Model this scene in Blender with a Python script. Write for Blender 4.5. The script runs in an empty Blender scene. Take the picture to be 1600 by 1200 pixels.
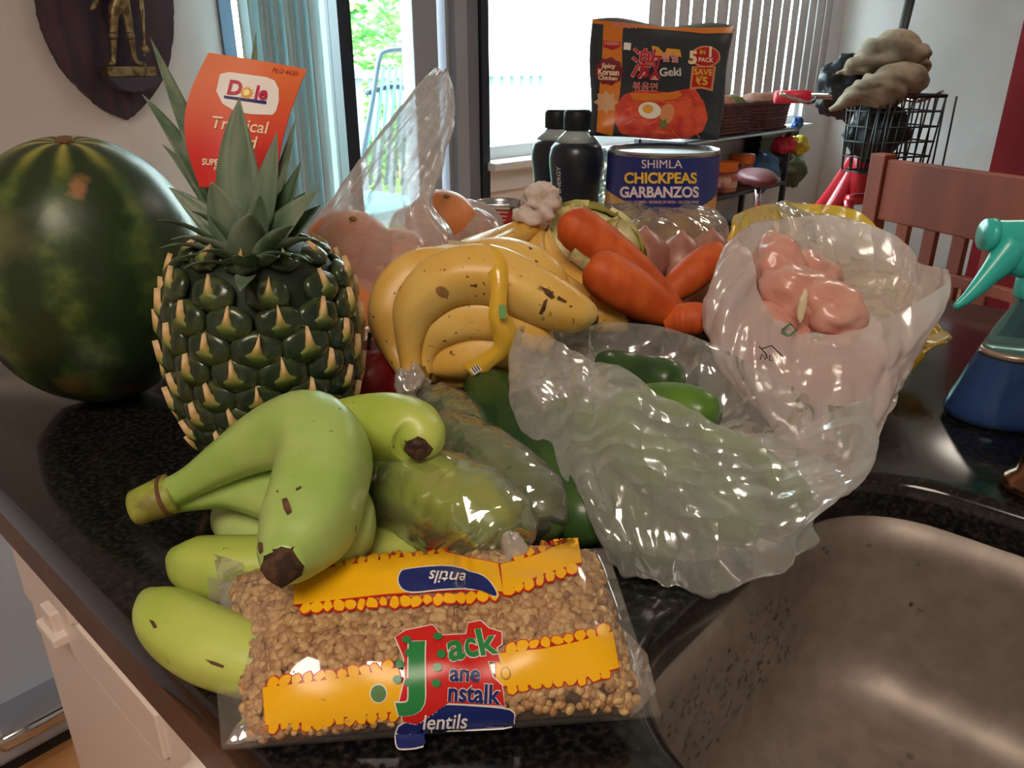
import bpy, bmesh, math, random
from mathutils import Vector, Matrix, noise
random.seed(7)
sc = bpy.context.scene
COL = sc.collection
R_ = math.radians

# ---------------------------------------------------------------- camera
CAM_H, PITCH, FPX = 0.285, R_(22.5), 1200.0
cam_d = bpy.data.cameras.new('camera'); cam = bpy.data.objects.new('camera', cam_d); COL.objects.link(cam)
cam.location = (0, 0, CAM_H); cam.rotation_euler = (R_(90) - PITCH, 0, 0)
cam_d.sensor_width = 36; cam_d.lens = 27.0; cam_d.clip_start = 0.02; cam_d.clip_end = 200
sc.camera = cam
# ---------------------------------------------------------------- light
sc.view_settings.view_transform = 'Standard'; sc.view_settings.look = 'None'
sc.view_settings.gamma = 1; sc.view_settings.use_curve_mapping = False
sc.view_settings.exposure = 0.45
sc.cycles.transparent_max_bounces = 24
sc.cycles.max_bounces = 10
sc.cycles.sample_clamp_indirect = 6
world = bpy.data.worlds.new('sky'); sc.world = world; world.use_nodes = True
wb = world.node_tree.nodes['Background']
wb.inputs[0].default_value = (0.78, 0.92, 1.0, 1); wb.inputs[1].default_value = 14.0
PHI = R_(48); CP, SP = math.cos(PHI), math.sin(PHI)
def RM(w, n, z=0.0):            # room axes (w along the window wall, n towards it) -> world
    return Vector((w*CP - n*SP, w*SP + n*CP, z))
sun_d = bpy.data.lights.new('sun', 'SUN'); sun = bpy.data.objects.new('sun', sun_d); COL.objects.link(sun)
sun_d.energy = 5.0; sun_d.angle = R_(1.0); sun_d.color = (1, 0.95, 0.85)
_sd = Vector((0.25*CP - 0.75*SP, 0.25*SP + 0.75*CP, -1.0))        # travels from over the house towards the garden
sun.rotation_euler = _sd.to_track_quat('-Z', 'Y').to_euler()
def area_lamp(name, loc, size, power, col, target=None, shape='DISK'):
    d = bpy.data.lights.new(name, 'AREA'); d.shape = shape; d.size = size; d.energy = power; d.color = col
    o = bpy.data.objects.new(name, d); COL.objects.link(o); o.location = loc
    if target is not None:
        o.rotation_euler = (Vector(target) - Vector(loc)).to_track_quat('-Z', 'Y').to_euler()
    return o
area_lamp('kitchen_ceiling_light', RM(-0.75, -0.35, 1.44), 0.9, 20, (1.0, 0.85, 0.70))
area_lamp('dining_fill_light', RM(2.6, 0.2, 1.44), 0.6, 8, (1.0, 0.88, 0.76))  # unseen lamp added to brighten the dining end of the room

# ---------------------------------------------------------------- pixel helpers (photo frame 1600 x 1200)
CT, ST = math.cos(PITCH), math.sin(PITCH)
def at(x, y, d):
    v = (y - 600)/FPX; u = (x - 800)/FPX
    return Vector((u*d, d*(CT - v*ST), CAM_H - d*(ST + v*CT)))
def on(x, y, z=0.0):
    return at(x, y, (CAM_H - z)/(ST + (y - 600)/FPX*CT))
def on_n(x, y, n):              # point of the sight line in the plane n = const
    p = at(x, y, 1.0); k = -p.x*SP + p.y*CP
    return at(x, y, n/k)
def on_w(x, y, w):
    p = at(x, y, 1.0); k = p.x*CP + p.y*SP
    return at(x, y, w/k)
def wn(p): return (p.x*CP + p.y*SP, -p.x*SP + p.y*CP, p.z)
def proj(p):
    dy, dz = p.y, p.z - CAM_H
    d = dy*CT - dz*ST; v = (-dz*CT - dy*ST)
    return (800 + FPX*p.x/d, 600 + FPX*v/d, d)

# ---------------------------------------------------------------- scene graph helpers
WM = {}
def props(o, label=None, cat=None, group=None, kind=None):
    if label: o['label'] = label
    if cat: o['category'] = cat
    if group: o['group'] = group
    if kind: o['kind'] = kind
    return o
def thing(name, label, cat, loc=(0, 0, 0), group=None, kind=None, mat4=None):
    o = bpy.data.objects.new(name, None); COL.objects.link(o); o.empty_display_size = 0.02
    m = mat4 if mat4 is not None else Matrix.Translation(Vector(loc))
    o.matrix_basis = m; WM[o] = m.copy()
    return props(o, label, cat, group, kind)
def mk(name, verts, faces, smooth=True):
    me = bpy.data.meshes.new(name)
    me.from_pydata([tuple(v) for v in verts], [], faces); me.update()
    if smooth: me.polygons.foreach_set('use_smooth', [True]*len(me.polygons))
    return me
def fixn(me):
    bm = bmesh.new(); bm.from_mesh(me); bmesh.ops.recalc_face_normals(bm, faces=bm.faces); bm.to_mesh(me); bm.free()
def part(name, geo, mat, parent, smooth=True, label=None, kind=None, sharp=None):
    inv = WM[parent].inverted()
    me = mk(name, [inv @ Vector(v) for v in geo[0]], geo[1], smooth); fixn(me)
    me.materials.append(mat)
    o = bpy.data.objects.new(name, me); COL.objects.link(o); o.parent = parent; WM[o] = WM[parent]
    if sharp: me.set_sharp_from_angle(angle=R_(sharp))
    return props(o, label, None, None, kind)
def solo(name, geo, mat, label=None, cat=None, group=None, kind=None, smooth=True, sharp=None, origin=None):
    vs = [Vector(v) for v in geo[0]]
    if origin is None:
        xs = [v.x for v in vs]; ys = [v.y for v in vs]
        origin = Vector(((min(xs)+max(xs))/2, (min(ys)+max(ys))/2, min(v.z for v in vs)))
    me = mk(name, [v - origin for v in vs], geo[1], smooth); fixn(me); me.materials.append(mat)
    if sharp: me.set_sharp_from_angle(angle=R_(sharp))
    o = bpy.data.objects.new(name, me); COL.objects.link(o); o.location = origin
    WM[o] = Matrix.Translation(origin)
    return props(o, label, cat, group, kind)
def inst(name, me, parent, mat4, label=None):       # a part that shares mesh data, placed by a world matrix
    o = bpy.data.objects.new(name, me); COL.objects.link(o); o.parent = parent
    o.matrix_basis = WM[parent].inverted() @ mat4; WM[o] = mat4.copy()
    return props(o, label)

# ---------------------------------------------------------------- geometry helpers
def join(*gs):
    V, F = [], []
    for v, f in gs:
        o = len(V); V += list(v); F += [tuple(i+o for i in q) for q in f]
    return V, F
def xf(geo, m): return [m @ Vector(v) for v in geo[0]], geo[1]
def cat(pts, n, closed=False):
    P = [tuple(p) for p in pts]; m = len(P); out = []
    L = m if closed else m-1
    for k in range(n if closed else n+1):
        t = k/n*L; i = min(int(t), L-1); t -= i
        if closed: a, b, c, d = P[(i-1) % m], P[i % m], P[(i+1) % m], P[(i+2) % m]
        else: a, b, c, d = P[max(i-1, 0)], P[i], P[min(i+1, m-1)], P[min(i+2, m-1)]
        out.append(tuple(0.5*((2*q) + (-p+r)*t + (2*p-5*q+4*r-s)*t*t + (-p+3*q-3*r+s)*t**3) for p, q, r, s in zip(a, b, c, d)))
    return out
def tube(path, radii, seg=14, n=None, cross=None, cap=True, flat=1.0, up=None):
    if not isinstance(radii, (list, tuple)): radii = [radii]*len(path)
    pr = [tuple(p)+(r,) for p, r in zip(path, radii)]
    if n: pr = cat(pr, n)
    P = [Vector(p[:3]) for p in pr]; Rr = [max(p[3], 1e-5) for p in pr]; m = len(P)
    T = [(P[min(i+1, m-1)] - P[max(i-1, 0)]).normalized() for i in range(m)]
    u = Vector(up) if up else (Vector((0, 0, 1)) if abs(T[0].z) < .9 else Vector((1, 0, 0)))
    V, F = [], []
    for i in range(m):
        u = (u - T[i]*u.dot(T[i]))
        if u.length < 1e-6: u = T[i].orthogonal()
        u.normalize(); b = T[i].cross(u)
        for k in range(seg):
            a = 2*math.pi*k/seg
            r = Rr[i]*(cross(a, i/(m-1)) if cross else 1)
            V.append(P[i] + b*(math.cos(a)*r*flat) + u*(math.sin(a)*r))
    for i in range(m-1):
        for k in range(seg):
            k2 = (k+1) % seg
            F.append((i*seg+k, i*seg+k2, (i+1)*seg+k2, (i+1)*seg+k))
    if cap:
        F.append(tuple(range(seg))[::-1]); F.append(tuple(range((m-1)*seg, m*seg)))
    return V, F
def lathe(prof, seg=32, c=(0, 0, 0), cap=True, cross=None):
    V, F = [], []
    for (r, z) in prof:
        for k in range(seg):
            a = 2*math.pi*k/seg; q = r*(cross(a, z) if cross else 1)
            V.append(Vector((c[0]+q*math.cos(a), c[1]+q*math.sin(a), c[2]+z)))
    for i in range(len(prof)-1):
        for k in range(seg):
            k2 = (k+1) % seg; F.append((i*seg+k, i*seg+k2, (i+1)*seg+k2, (i+1)*seg+k))
    if cap:
        F.append(tuple(range(seg))[::-1]); F.append(tuple(range((len(prof)-1)*seg, len(prof)*seg)))
    return V, F
def box(x0, x1, y0, y1, z0, z1, bev=0.0, fn=None):
    bm = bmesh.new(); bmesh.ops.create_cube(bm, size=1)
    for v in bm.verts:
        v.co = Vector(((x0+x1)/2 + v.co.x*(x1-x0), (y0+y1)/2 + v.co.y*(y1-y0), (z0+z1)/2 + v.co.z*(z1-z0)))
    if bev: bmesh.ops.bevel(bm, geom=bm.edges[:], offset=bev, segments=2, affect='EDGES', profile=.5)
    bm.verts.index_update()
    V = [v.co.copy() for v in bm.verts]; F = [tuple(v.index for v in f.verts) for f in bm.faces]; bm.free()
    if fn: V = [fn(*v) for v in V]
    return V, F
def rbox(w0, w1, n0, n1, z0, z1, bev=0.0): return box(w0, w1, n0, n1, z0, z1, bev, RM)
def loft(rings, nu, nv, close_end=True, close_start=False):
    """rings: lists of points (closed loops, equal order); nu around, nv along"""
    RR = [cat(r, nu, True) for r in rings]
    V, F = [], []
    cols = [cat([RR[j][i] for j in range(len(RR))], nv) for i in range(nu)]
    for j in range(nv+1):
        for i in range(nu): V.append(Vector(cols[i][j]))
    for j in range(nv):
        for i in range(nu):
            i2 = (i+1) % nu; F.append((j*nu+i, j*nu+i2, (j+1)*nu+i2, (j+1)*nu+i))
    if close_end:
        c = sum((V[nv*nu+i] for i in range(nu)), Vector())/nu; V.append(c); k = len(V)-1
        for i in range(nu): F.append((nv*nu+i, nv*nu+(i+1) % nu, k))
    if close_start:
        c = sum((V[i] for i in range(nu)), Vector())/nu; V.append(c); k = len(V)-1
        for i in range(nu): F.append((i, (i+1) % nu, k))
    return V, F
def ico(sub=3, r=1.0):
    bm = bmesh.new(); bmesh.ops.create_icosphere(bm, subdivisions=sub, radius=r); bm.verts.index_update()
    V = [v.co.copy() for v in bm.verts]; F = [tuple(v.index for v in f.verts) for f in bm.faces]; bm.free()
    return V, F
def lump(c, rx, ry, rz, amp=.15, freq=2.0, sub=4, rot=None, seed=0.0):
    V, F = ico(sub); out = []
    for v in V:
        k = 1 + amp*noise.noise(v*freq + Vector((seed, seed*1.7, -seed))) + amp*.4*noise.noise(v*freq*2.7 + Vector((seed*3, 1, 2)))
        p = Vector((v.x*rx*k, v.y*ry*k, v.z*rz*k))
        if rot: p = rot @ p
        out.append(p + Vector(c))
    return out, F
def ridged(p, s): return 1 - abs(noise.noise(p*s))*2
def wrinkle(geo, amp, s=25.0, seed=0.0, keep=None, fine=.4):
    me = mk('t', geo[0], geo[1]); off = Vector((seed, -seed, seed*.5)); out = []
    for v in me.vertices:
        p = v.co; q = p + off + .012*Vector((noise.noise(p*18+off), noise.noise(p*18-off), noise.noise(p*18+off*2)))
        d = amp*(ridged(q, s) - .5) + amp*fine*(ridged(q+off, s*2.3) - .5)
        if keep: d *= keep(p)
        out.append(p + v.normal*d)
    bpy.data.meshes.remove(me)
    return out, geo[1]
def pleat(geo, nu, nv, amp, fa=5.0, fl=1.5, seed=0.0, flare=None):
    """soft folds that run along a lofted bag (nu points around, nv rings along)"""
    me = mk('t', geo[0], geo[1]); out = []
    for k, v in enumerate(me.vertices):
        if k >= nu*(nv+1): out.append(v.co.copy()); continue
        a, t = 2*math.pi*(k % nu)/nu, (k//nu)/nv
        q = Vector((math.cos(a)*fa + seed, math.sin(a)*fa - seed, t*fl + seed*.3))
        d = (ridged(q, 1) - .55) + .30*(ridged(q*2.3 + Vector((3, 1, 0)), 1) - .55) + .04*noise.noise(q*6)
        out.append(v.co + v.normal*(amp*d*(flare(t) if flare else 1)))
    bpy.data.meshes.remove(me)
    return out, geo[1]
def text_geo(body, size, bold=0.0, shear=0.0, spacing=1.0, align='CENTER', maxedge=None, res=4):
    cu = bpy.data.curves.new('txt', 'FONT'); cu.body = body; cu.size = size; cu.align_x = align; cu.align_y = 'CENTER'
    cu.offset = bold; cu.shear = shear; cu.space_character = spacing; cu.resolution_u = res
    o = bpy.data.objects.new('txt', cu); COL.objects.link(o)
    dg = bpy.context.evaluated_depsgraph_get(); me = bpy.data.meshes.new_from_object(o.evaluated_get(dg))
    bm = bmesh.new(); bm.from_mesh(me)
    bmesh.ops.remove_doubles(bm, verts=bm.verts[:], dist=size*.002)
    bmesh.ops.triangulate(bm, faces=bm.faces[:])
    g = _dense(bm, maxedge)
    bpy.data.objects.remove(o); bpy.data.curves.remove(cu); bpy.data.meshes.remove(me)
    return g
def _dense(bm, maxedge):
    if maxedge:
        for _ in range(4):
            es = [e for e in bm.edges if e.calc_length() > maxedge]
            if not es: break
            bmesh.ops.subdivide_edges(bm, edges=es, cuts=1)
            bmesh.ops.triangulate(bm, faces=[f for f in bm.faces if len(f.verts) > 3])
    bm.verts.index_update()
    V = [v.co.copy() for v in bm.verts]; F = [tuple(v.index for v in f.verts) for f in bm.faces]; bm.free()
    return V, F
def fill2d(loop, maxedge=None):
    bm = bmesh.new(); vs = [bm.verts.new((p[0], p[1], 0)) for p in loop]
    es = [bm.edges.new((vs[i], vs[(i+1) % len(vs)])) for i in range(len(vs))]
    bmesh.ops.triangle_fill(bm, edges=es, use_beauty=True)
    return _dense(bm, maxedge)
def ell(cx, cy, rx, ry, n=20, rot=0.0):
    c, s = math.cos(rot), math.sin(rot)
    return [(cx + rx*math.cos(a)*c - ry*math.sin(a)*s, cy + rx*math.cos(a)*s + ry*math.sin(a)*c) for a in [2*math.pi*k/n for k in range(n)]]
def rrect(x0, x1, y0, y1, r, n=5):
    out = []
    for cx, cy, a0 in ((x1-r, y1-r, 0), (x0+r, y1-r, 90), (x0+r, y0+r, 180), (x1-r, y0+r, 270)):
        for k in range(n+1):
            a = R_(a0 + 90*k/n); out.append((cx + r*math.cos(a), cy + r*math.sin(a)))
    return out
def mapg(geo, fn): return [fn(v[0], v[1]) for v in geo[0]], geo[1]

# ---------------------------------------------------------------- material helpers
def srgb(r, g, b):
    f = lambda c: (c/255/12.92) if c/255 <= .04045 else ((c/255+.055)/1.055)**2.4
    return (f(r), f(g), f(b), 1)
MATS = {}
def nodes(name):
    m = bpy.data.materials.new(name); m.use_nodes = True; nt = m.node_tree
    return m, nt, nt.nodes, nt.links, nt.nodes['Principled BSDF']
def M(name, col, rough=.5, metal=0.0, var=None, scale=20.0, lo=.4, hi=.6, bump=None, spec=.5, sub=0.0, coat=0.0, alpha=1.0, trans=0.0, ior=1.45, emis=None, stretch=(1, 1, 1), detail=4.0):
    """principled material; var = second colour mixed in by a noise of that scale, bump = (scale, strength)"""
    if name in MATS: return MATS[name]
    m, nt, N, L, b = nodes(name)
    b.inputs['Base Color'].default_value = col; b.inputs['Roughness'].default_value = rough; b.inputs['Metallic'].default_value = metal
    b.inputs['Specular IOR Level'].default_value = spec; b.inputs['IOR'].default_value = ior
    if coat: b.inputs['Coat Weight'].default_value = coat; b.inputs['Coat Roughness'].default_value = .08
    if sub: b.inputs['Subsurface Weight'].default_value = sub; b.inputs['Subsurface Radius'].default_value = (.01, .006, .004)
    if trans: b.inputs['Transmission Weight'].default_value = trans
    if emis: b.inputs['Emission Color'].default_value = emis[0]; b.inputs['Emission Strength'].default_value = emis[1]
    tc = N.new('ShaderNodeTexCoord'); mp = N.new('ShaderNodeMapping'); mp.inputs['Scale'].default_value = stretch
    L.new(tc.outputs['Object'], mp.inputs['Vector'])
    if var:
        t = N.new('ShaderNodeTexNoise'); t.inputs['Scale'].default_value = scale; t.inputs['Detail'].default_value = detail
        L.new(mp.outputs[0], t.inputs['Vector'])
        r = N.new('ShaderNodeMapRange'); r.inputs['From Min'].default_value = lo; r.inputs['From Max'].default_value = hi
        L.new(t.outputs['Fac'], r.inputs['Value'])
        x = N.new('ShaderNodeMix'); x.data_type = 'RGBA'; x.inputs[6].default_value = col; x.inputs[7].default_value = var
        L.new(r.outputs[0], x.inputs[0]); L.new(x.outputs[2], b.inputs['Base Color'])
    if bump:
        t = N.new('ShaderNodeTexNoise'); t.inputs['Scale'].default_value = bump[0]; t.inputs['Detail'].default_value = 5
        L.new(mp.outputs[0], t.inputs['Vector'])
        q = N.new('ShaderNodeBump'); q.inputs['Strength'].default_value = bump[1]; q.inputs['Distance'].default_value = .3/bump[0]
        L.new(t.outputs['Fac'], q.inputs['Height']); L.new(q.outputs[0], b.inputs['Normal'])
    MATS[name] = m
    return m
def film(name, tint=(.95, .96, 1, 1), haze=.12, edge=.5, gloss=.12, rough=.16, crinkle=.5, scale=55.0):
    """thin plastic film: clear, with a milky share that grows where the sheet is seen edge-on, and a shiny crumpled skin"""
    m, nt, N, L, b = nodes(name); N.remove(b); out = N['Material Output']
    tr = N.new('ShaderNodeBsdfTransparent'); tr.inputs[0].default_value = (1, 1, 1, 1)
    df = N.new('ShaderNodeBsdfDiffuse'); df.inputs[0].default_value = tint
    tl = N.new('ShaderNodeBsdfTranslucent'); tl.inputs[0].default_value = tint
    dm = N.new('ShaderNodeMixShader'); dm.inputs[0].default_value = .45; L.new(df.outputs[0], dm.inputs[1]); L.new(tl.outputs[0], dm.inputs[2])
    tc = N.new('ShaderNodeTexCoord')
    dn = N.new('ShaderNodeTexNoise'); dn.inputs['Scale'].default_value = scale*.35; dn.inputs['Detail'].default_value = 3; L.new(tc.outputs['Object'], dn.inputs['Vector'])
    ds = N.new('ShaderNodeVectorMath'); ds.operation = 'SCALE'; ds.inputs['Scale'].default_value = .9/scale; L.new(dn.outputs['Color'], ds.inputs[0])
    da = N.new('ShaderNodeVectorMath'); da.operation = 'ADD'; L.new(tc.outputs['Object'], da.inputs[0]); L.new(ds.outputs[0], da.inputs[1])
    hs = []
    for sc_, st_ in ((scale, (1, .22, .2)), (scale*1.9, (.25, 1, .25))):      # facets between sharp creases, drawn out along the folds
        mp = N.new('ShaderNodeMapping'); mp.inputs['Scale'].default_value = st_; mp.inputs['Rotation'].default_value = (.4, .3, .7); L.new(da.outputs[0], mp.inputs[0])
        vv = N.new('ShaderNodeTexVoronoi'); vv.inputs['Scale'].default_value = sc_; L.new(mp.outputs[0], vv.inputs['Vector']); hs.append(vv.outputs['Distance'])
    a1 = N.new('ShaderNodeMath'); a1.operation = 'MULTIPLY_ADD'; a1.inputs[1].default_value = .35; L.new(hs[1], a1.inputs[0]); L.new(hs[0], a1.inputs[2])
    bp = N.new('ShaderNodeBump'); bp.inputs['Strength'].default_value = crinkle*.95; bp.inputs['Distance'].default_value = .6/scale
    L.new(a1.outputs[0], bp.inputs['Height'])
    gl = N.new('ShaderNodeBsdfGlossy'); gl.inputs['Roughness'].default_value = rough; gl.inputs[0].default_value = (1, 1, 1, 1)
    L.new(bp.outputs[0], gl.inputs['Normal']); L.new(bp.outputs[0], df.inputs['Normal'])
    lw = N.new('ShaderNodeLayerWeight'); lw.inputs[0].default_value = .35; L.new(bp.outputs[0], lw.inputs['Normal'])
    hz = N.new('ShaderNodeMapRange'); hz.inputs['To Min'].default_value = haze; hz.inputs['To Max'].default_value = edge
    L.new(lw.outputs['Facing'], hz.inputs['Value'])
    s1 = N.new('ShaderNodeMixShader'); L.new(hz.outputs[0], s1.inputs[0]); L.new(tr.outputs[0], s1.inputs[1]); L.new(dm.outputs[0], s1.inputs[2])
    gz = N.new('ShaderNodeMapRange'); gz.inputs['To Min'].default_value = gloss; gz.inputs['To Max'].default_value = min(1, gloss*4)
    L.new(lw.outputs['Fresnel'], gz.inputs['Value'])
    s2 = N.new('ShaderNodeMixShader'); L.new(gz.outputs[0], s2.inputs[0]); L.new(s1.outputs[0], s2.inputs[1]); L.new(gl.outputs[0], s2.inputs[2])
    L.new(s2.outputs[0], out.inputs[0])
    return m

# ================================================================ THE ROOM
NW, WR, CEIL, FLOOR = 2.0, 5.3, 1.5, -0.91       # window wall, right wall, ceiling, floor (counter top is z = 0)
paint = M('wall_paint', srgb(226, 220, 218), .75, var=srgb(218, 212, 210), scale=3, bump=(180, .05))
white = M('white_trim', srgb(222, 224, 226), .4)
darkframe = M('dark_door_frame', srgb(26, 34, 44), .4)
greyframe = M('grey_vinyl_frame', srgb(150, 154, 166), .5)
def wcoord(px, py=110): return wn(on_n(px, py, NW))[0]
D0, D1 = wcoord(352), wcoord(703)          # sliding door opening
W0, W1 = wcoord(757), wcoord(1262)         # window opening
SILL = on_n(762, 252, NW).z
HEAD = 1.22
TH = 0.14
wall = join(rbox(-2.4, D0, NW, NW+TH, FLOOR, CEIL), rbox(D1, W0, NW, NW+TH, FLOOR, CEIL), rbox(W1, WR, NW, NW+TH, FLOOR, CEIL),
            rbox(D0, D1, NW, NW+TH, HEAD, CEIL), rbox(W0, W1, NW, NW+TH, HEAD, CEIL), rbox(W0, W1, NW, NW+TH, FLOOR, SILL))
solo('wall_back', wall, paint, 'white painted wall with the door and window', kind='structure', smooth=False)
solo('wall_right', rbox(WR, WR+.12, -2.6, NW+TH, FLOOR, CEIL), paint, 'plain white side wall behind the bicycle', kind='structure', smooth=False)
solo('wall_left', rbox(-2.52, -2.4, -2.6, NW+TH, FLOOR, CEIL), paint, 'plain white kitchen wall out of view', kind='structure', smooth=False)
solo('wall_front', rbox(-2.4, WR, -2.72, -2.6, FLOOR, CEIL), paint, 'plain white kitchen wall behind the viewer', kind='structure', smooth=False)
solo('ceiling', rbox(-2.52, WR+.12, -2.72, NW+TH, CEIL, CEIL+.1), M('ceiling_paint', srgb(225, 222, 216), .8), 'white painted ceiling', kind='structure', smooth=False)
# floor boards
flr = thing('floor', 'warm orange-brown wooden floor boards', 'floor', RM(0, 0, FLOOR), kind='structure')
del flr['category']
part('subfloor', rbox(-2.4, WR, -2.6, NW, FLOOR-.04, FLOOR-.006), M('subfloor', srgb(90, 60, 40), .8), flr, smooth=False)
board_m = M('oak_board', srgb(196, 140, 92), .38, var=srgb(168, 112, 68), scale=5, bump=(40, .05))
bme = None
for i in range(64):
    n0 = -2.6 + i*0.0719
    g = rbox(-2.4, WR, n0+.001, n0+.0709, FLOOR-.006, FLOOR, .0008)
    if bme is None:
        b0 = part('floor_board', rbox(-2.4, WR, -2.6+.001, -2.6+.0709, FLOOR-.006, FLOOR, .0008), board_m, flr, smooth=False); bme = b0.data
    else:
        o = inst('floor_board', bme, flr, WM[flr] @ Matrix.Translation(RM(0, i*.0719, 0)))
solo('baseboard_back', join(rbox(-2.4, D0, NW-.014, NW, FLOOR, FLOOR+.09), rbox(D1, WR, NW-.014, NW, FLOOR, FLOOR+.09)), white, 'white baseboard under the window', kind='structure', smooth=False)
solo('baseboard_right', rbox(WR-.014, WR, -2.6, NW, FLOOR, FLOOR+.09), white, 'white baseboard along side wall', kind='structure', smooth=False)

# sliding glass door
def glassmat():
    m, nt, N, L, b = nodes('window_glass'); N.remove(b)
    t = N.new('ShaderNodeBsdfTransparent'); t.inputs[0].default_value = (.93, .98, .97, 1)
    g = N.new('ShaderNodeBsdfGlossy'); g.inputs['Roughness'].default_value = .02
    x = N.new('ShaderNodeMixShader'); x.inputs[0].default_value = .05; L.new(t.outputs[0], x.inputs[1]); L.new(g.outputs[0], x.inputs[2])
    L.new(x.outputs[0], N['Material Output'].inputs[0]); return m
glass = glassmat()
door = thing('door_1', 'sliding glass patio door with black and grey uprights', None, RM((D0+D1)/2, NW, FLOOR), kind='structure')
part('door_jamb', rbox(D0, D0+.035, NW-.01, NW+.1, FLOOR, HEAD), M('blue_grey_jamb', srgb(96, 112, 134), .5), door, smooth=False)
m0, m1 = wcoord(537), wcoord(557)
part('mullion', rbox(m0, m1, NW+.01, NW+.07, FLOOR, HEAD), darkframe, door, smooth=False)
s0, s1 = wcoord(648), wcoord(686)
part('sash_stile', rbox(s0, s1, NW+.0, NW+.06, FLOOR, HEAD, .004), greyframe, door, smooth=False)
part('door_jamb', rbox(D1-.02, D1, NW-.005, NW+.1, FLOOR, HEAD), greyframe, door, smooth=False)
part('head_rail', rbox(D0, D1, NW+.0, NW+.1, HEAD-.05, HEAD), greyframe, door, smooth=False)
part('threshold', rbox(D0, D1, NW+.0, NW+.1, FLOOR, FLOOR+.05), greyframe, door, smooth=False)
part('pane', rbox(m1, s0, NW+.03, NW+.036, FLOOR+.05, HEAD-.05), glass, door, smooth=False)
part('pane', rbox(D0+.035, m0, NW+.05, NW+.056, FLOOR+.05, HEAD-.05), glass, door, smooth=False)
# casing between door and window
for a, b, nm in ((wcoord(697), wcoord(712), 'light'), (wcoord(712), wcoord(740), 'mid')):
    pass
solo('trim_1', rbox(wcoord(703), wcoord(722), NW-.03, NW, FLOOR, HEAD+.1, .004), greyframe, 'grey door casing between door and window', kind='structure', smooth=False)
solo('trim_2', rbox(wcoord(722), wcoord(743), NW-.018, NW, FLOOR, HEAD+.1, .004), M('dark_grey_casing', srgb(112, 116, 130), .5), 'darker grey window casing', kind='structure', smooth=False)  # window casing in a darker grey than the door casing
solo('trim_3', rbox(wcoord(743), wcoord(755), NW-.03, NW, FLOOR, HEAD+.1, .002), M('black_strip', srgb(30, 36, 46), .5), 'narrow black strip at the window edge', kind='structure', smooth=False)
win = thing('window_1', 'wide window with pale frame and bright daylight', None, RM((W0+W1)/2, NW, SILL), kind='structure')
part('window_sill', rbox(W0-.02, W1+.02, NW-.07, NW+.05, SILL-.03, SILL, .006), white, win, smooth=False)
part('apron', rbox(W0, W1, NW-.02, NW, SILL-.11, SILL-.03, .004), white, win, smooth=False)
part('window_frame', join(rbox(W0, W0+.03, NW+.03, NW+.09, SILL, HEAD), rbox(W1-.05, W1, NW+.03, NW+.09, SILL, HEAD), rbox(W0, W1, NW+.03, NW+.09, SILL, SILL+.045), rbox(W0, W1, NW+.03, NW+.09, HEAD-.05, HEAD)), white, win, smooth=False)
part('pane', rbox(W0+.03, W1-.05, NW+.06, NW+.066, SILL+.045, HEAD-.05), glass, win, smooth=False)

# vertical blinds
def slatmat(name, col, tl_=.22):
    m, nt, N, L, b = nodes(name); N.remove(b)
    d = N.new('ShaderNodeBsdfDiffuse'); d.inputs[0].default_value = col; t = N.new('ShaderNodeBsdfTranslucent'); t.inputs[0].default_value = col
    g = N.new('ShaderNodeBsdfGlossy'); g.inputs['Roughness'].default_value = .35
    x = N.new('ShaderNodeMixShader'); x.inputs[0].default_value = tl_; L.new(d.outputs[0], x.inputs[1]); L.new(t.outputs[0], x.inputs[2])
    y = N.new('ShaderNodeMixShader'); y.inputs[0].default_value = .06; L.new(x.outputs[0], y.inputs[1]); L.new(g.outputs[0], y.inputs[2])
    L.new(y.outputs[0], N['Material Output'].inputs[0]); return m
def slat_geo(wd, z0, z1):
    V, F = [], []
    for k in range(7):
        x = (k/6-.5)*wd; y = .006*(1-(2*k/6-1)**2)
        V += [Vector((x, y, z0)), Vector((x, y, z1)), Vector((x, y+.0012, z0)), Vector((x, y+.0012, z1))]
    for k in range(6):
        a = 4*k; F += [(a, a+4, a+5, a+1), (a+2, a+3, a+7, a+6), (a, a+2, a+6, a+4), (a+1, a+5, a+7, a+3)]
    F += [(0, 1, 3, 2), (24, 26, 27, 25)]
    return V, F
def blind(label, spots, wd, z0, z1, ang, mat):
    t = thing('vertical_blind', label, 'blind', RM(spots[0], NW-.10, z0))
    part('headrail', rbox(spots[0]-.06, spots[-1]+.06, NW-.13, NW-.07, z1, z1+.05, .004), white, t, smooth=False)
    me = mk('slat', *slat_geo(wd, 0, z1-z0)); fixn(me); me.materials.append(mat)
    for i, w in enumerate(spots):
        a = ang(i) if callable(ang) else ang
        inst('slat', me, t, Matrix.Translation(RM(w, NW-.10, z0)) @ Matrix.Rotation(PHI + R_(a), 4, 'Z'))
B0, B1 = wcoord(988), wcoord(1256)
nb = 17
blind('row of beige vertical blind slats hanging over the right half of window', [B0 + (B1-B0)*k/(nb-1) for k in range(nb)], (B1-B0)/(nb-1)*.86, on_n(1240, 152, NW-.1).z, HEAD+.06, lambda i: (i*7 % 5)*1.5 - 2, slatmat('slat_vinyl', srgb(200, 192, 192)))
A0, A1 = wcoord(372), wcoord(470)
blind('gathered pale vertical blind slats beside the glass door', [A0 + (A1-A0)*k/8 for k in range(9)], .089, FLOOR+.03, HEAD+.06, lambda i: 14 + (i % 3)*6, slatmat('slat_vinyl_pale', srgb(222, 234, 236), .6))

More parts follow.
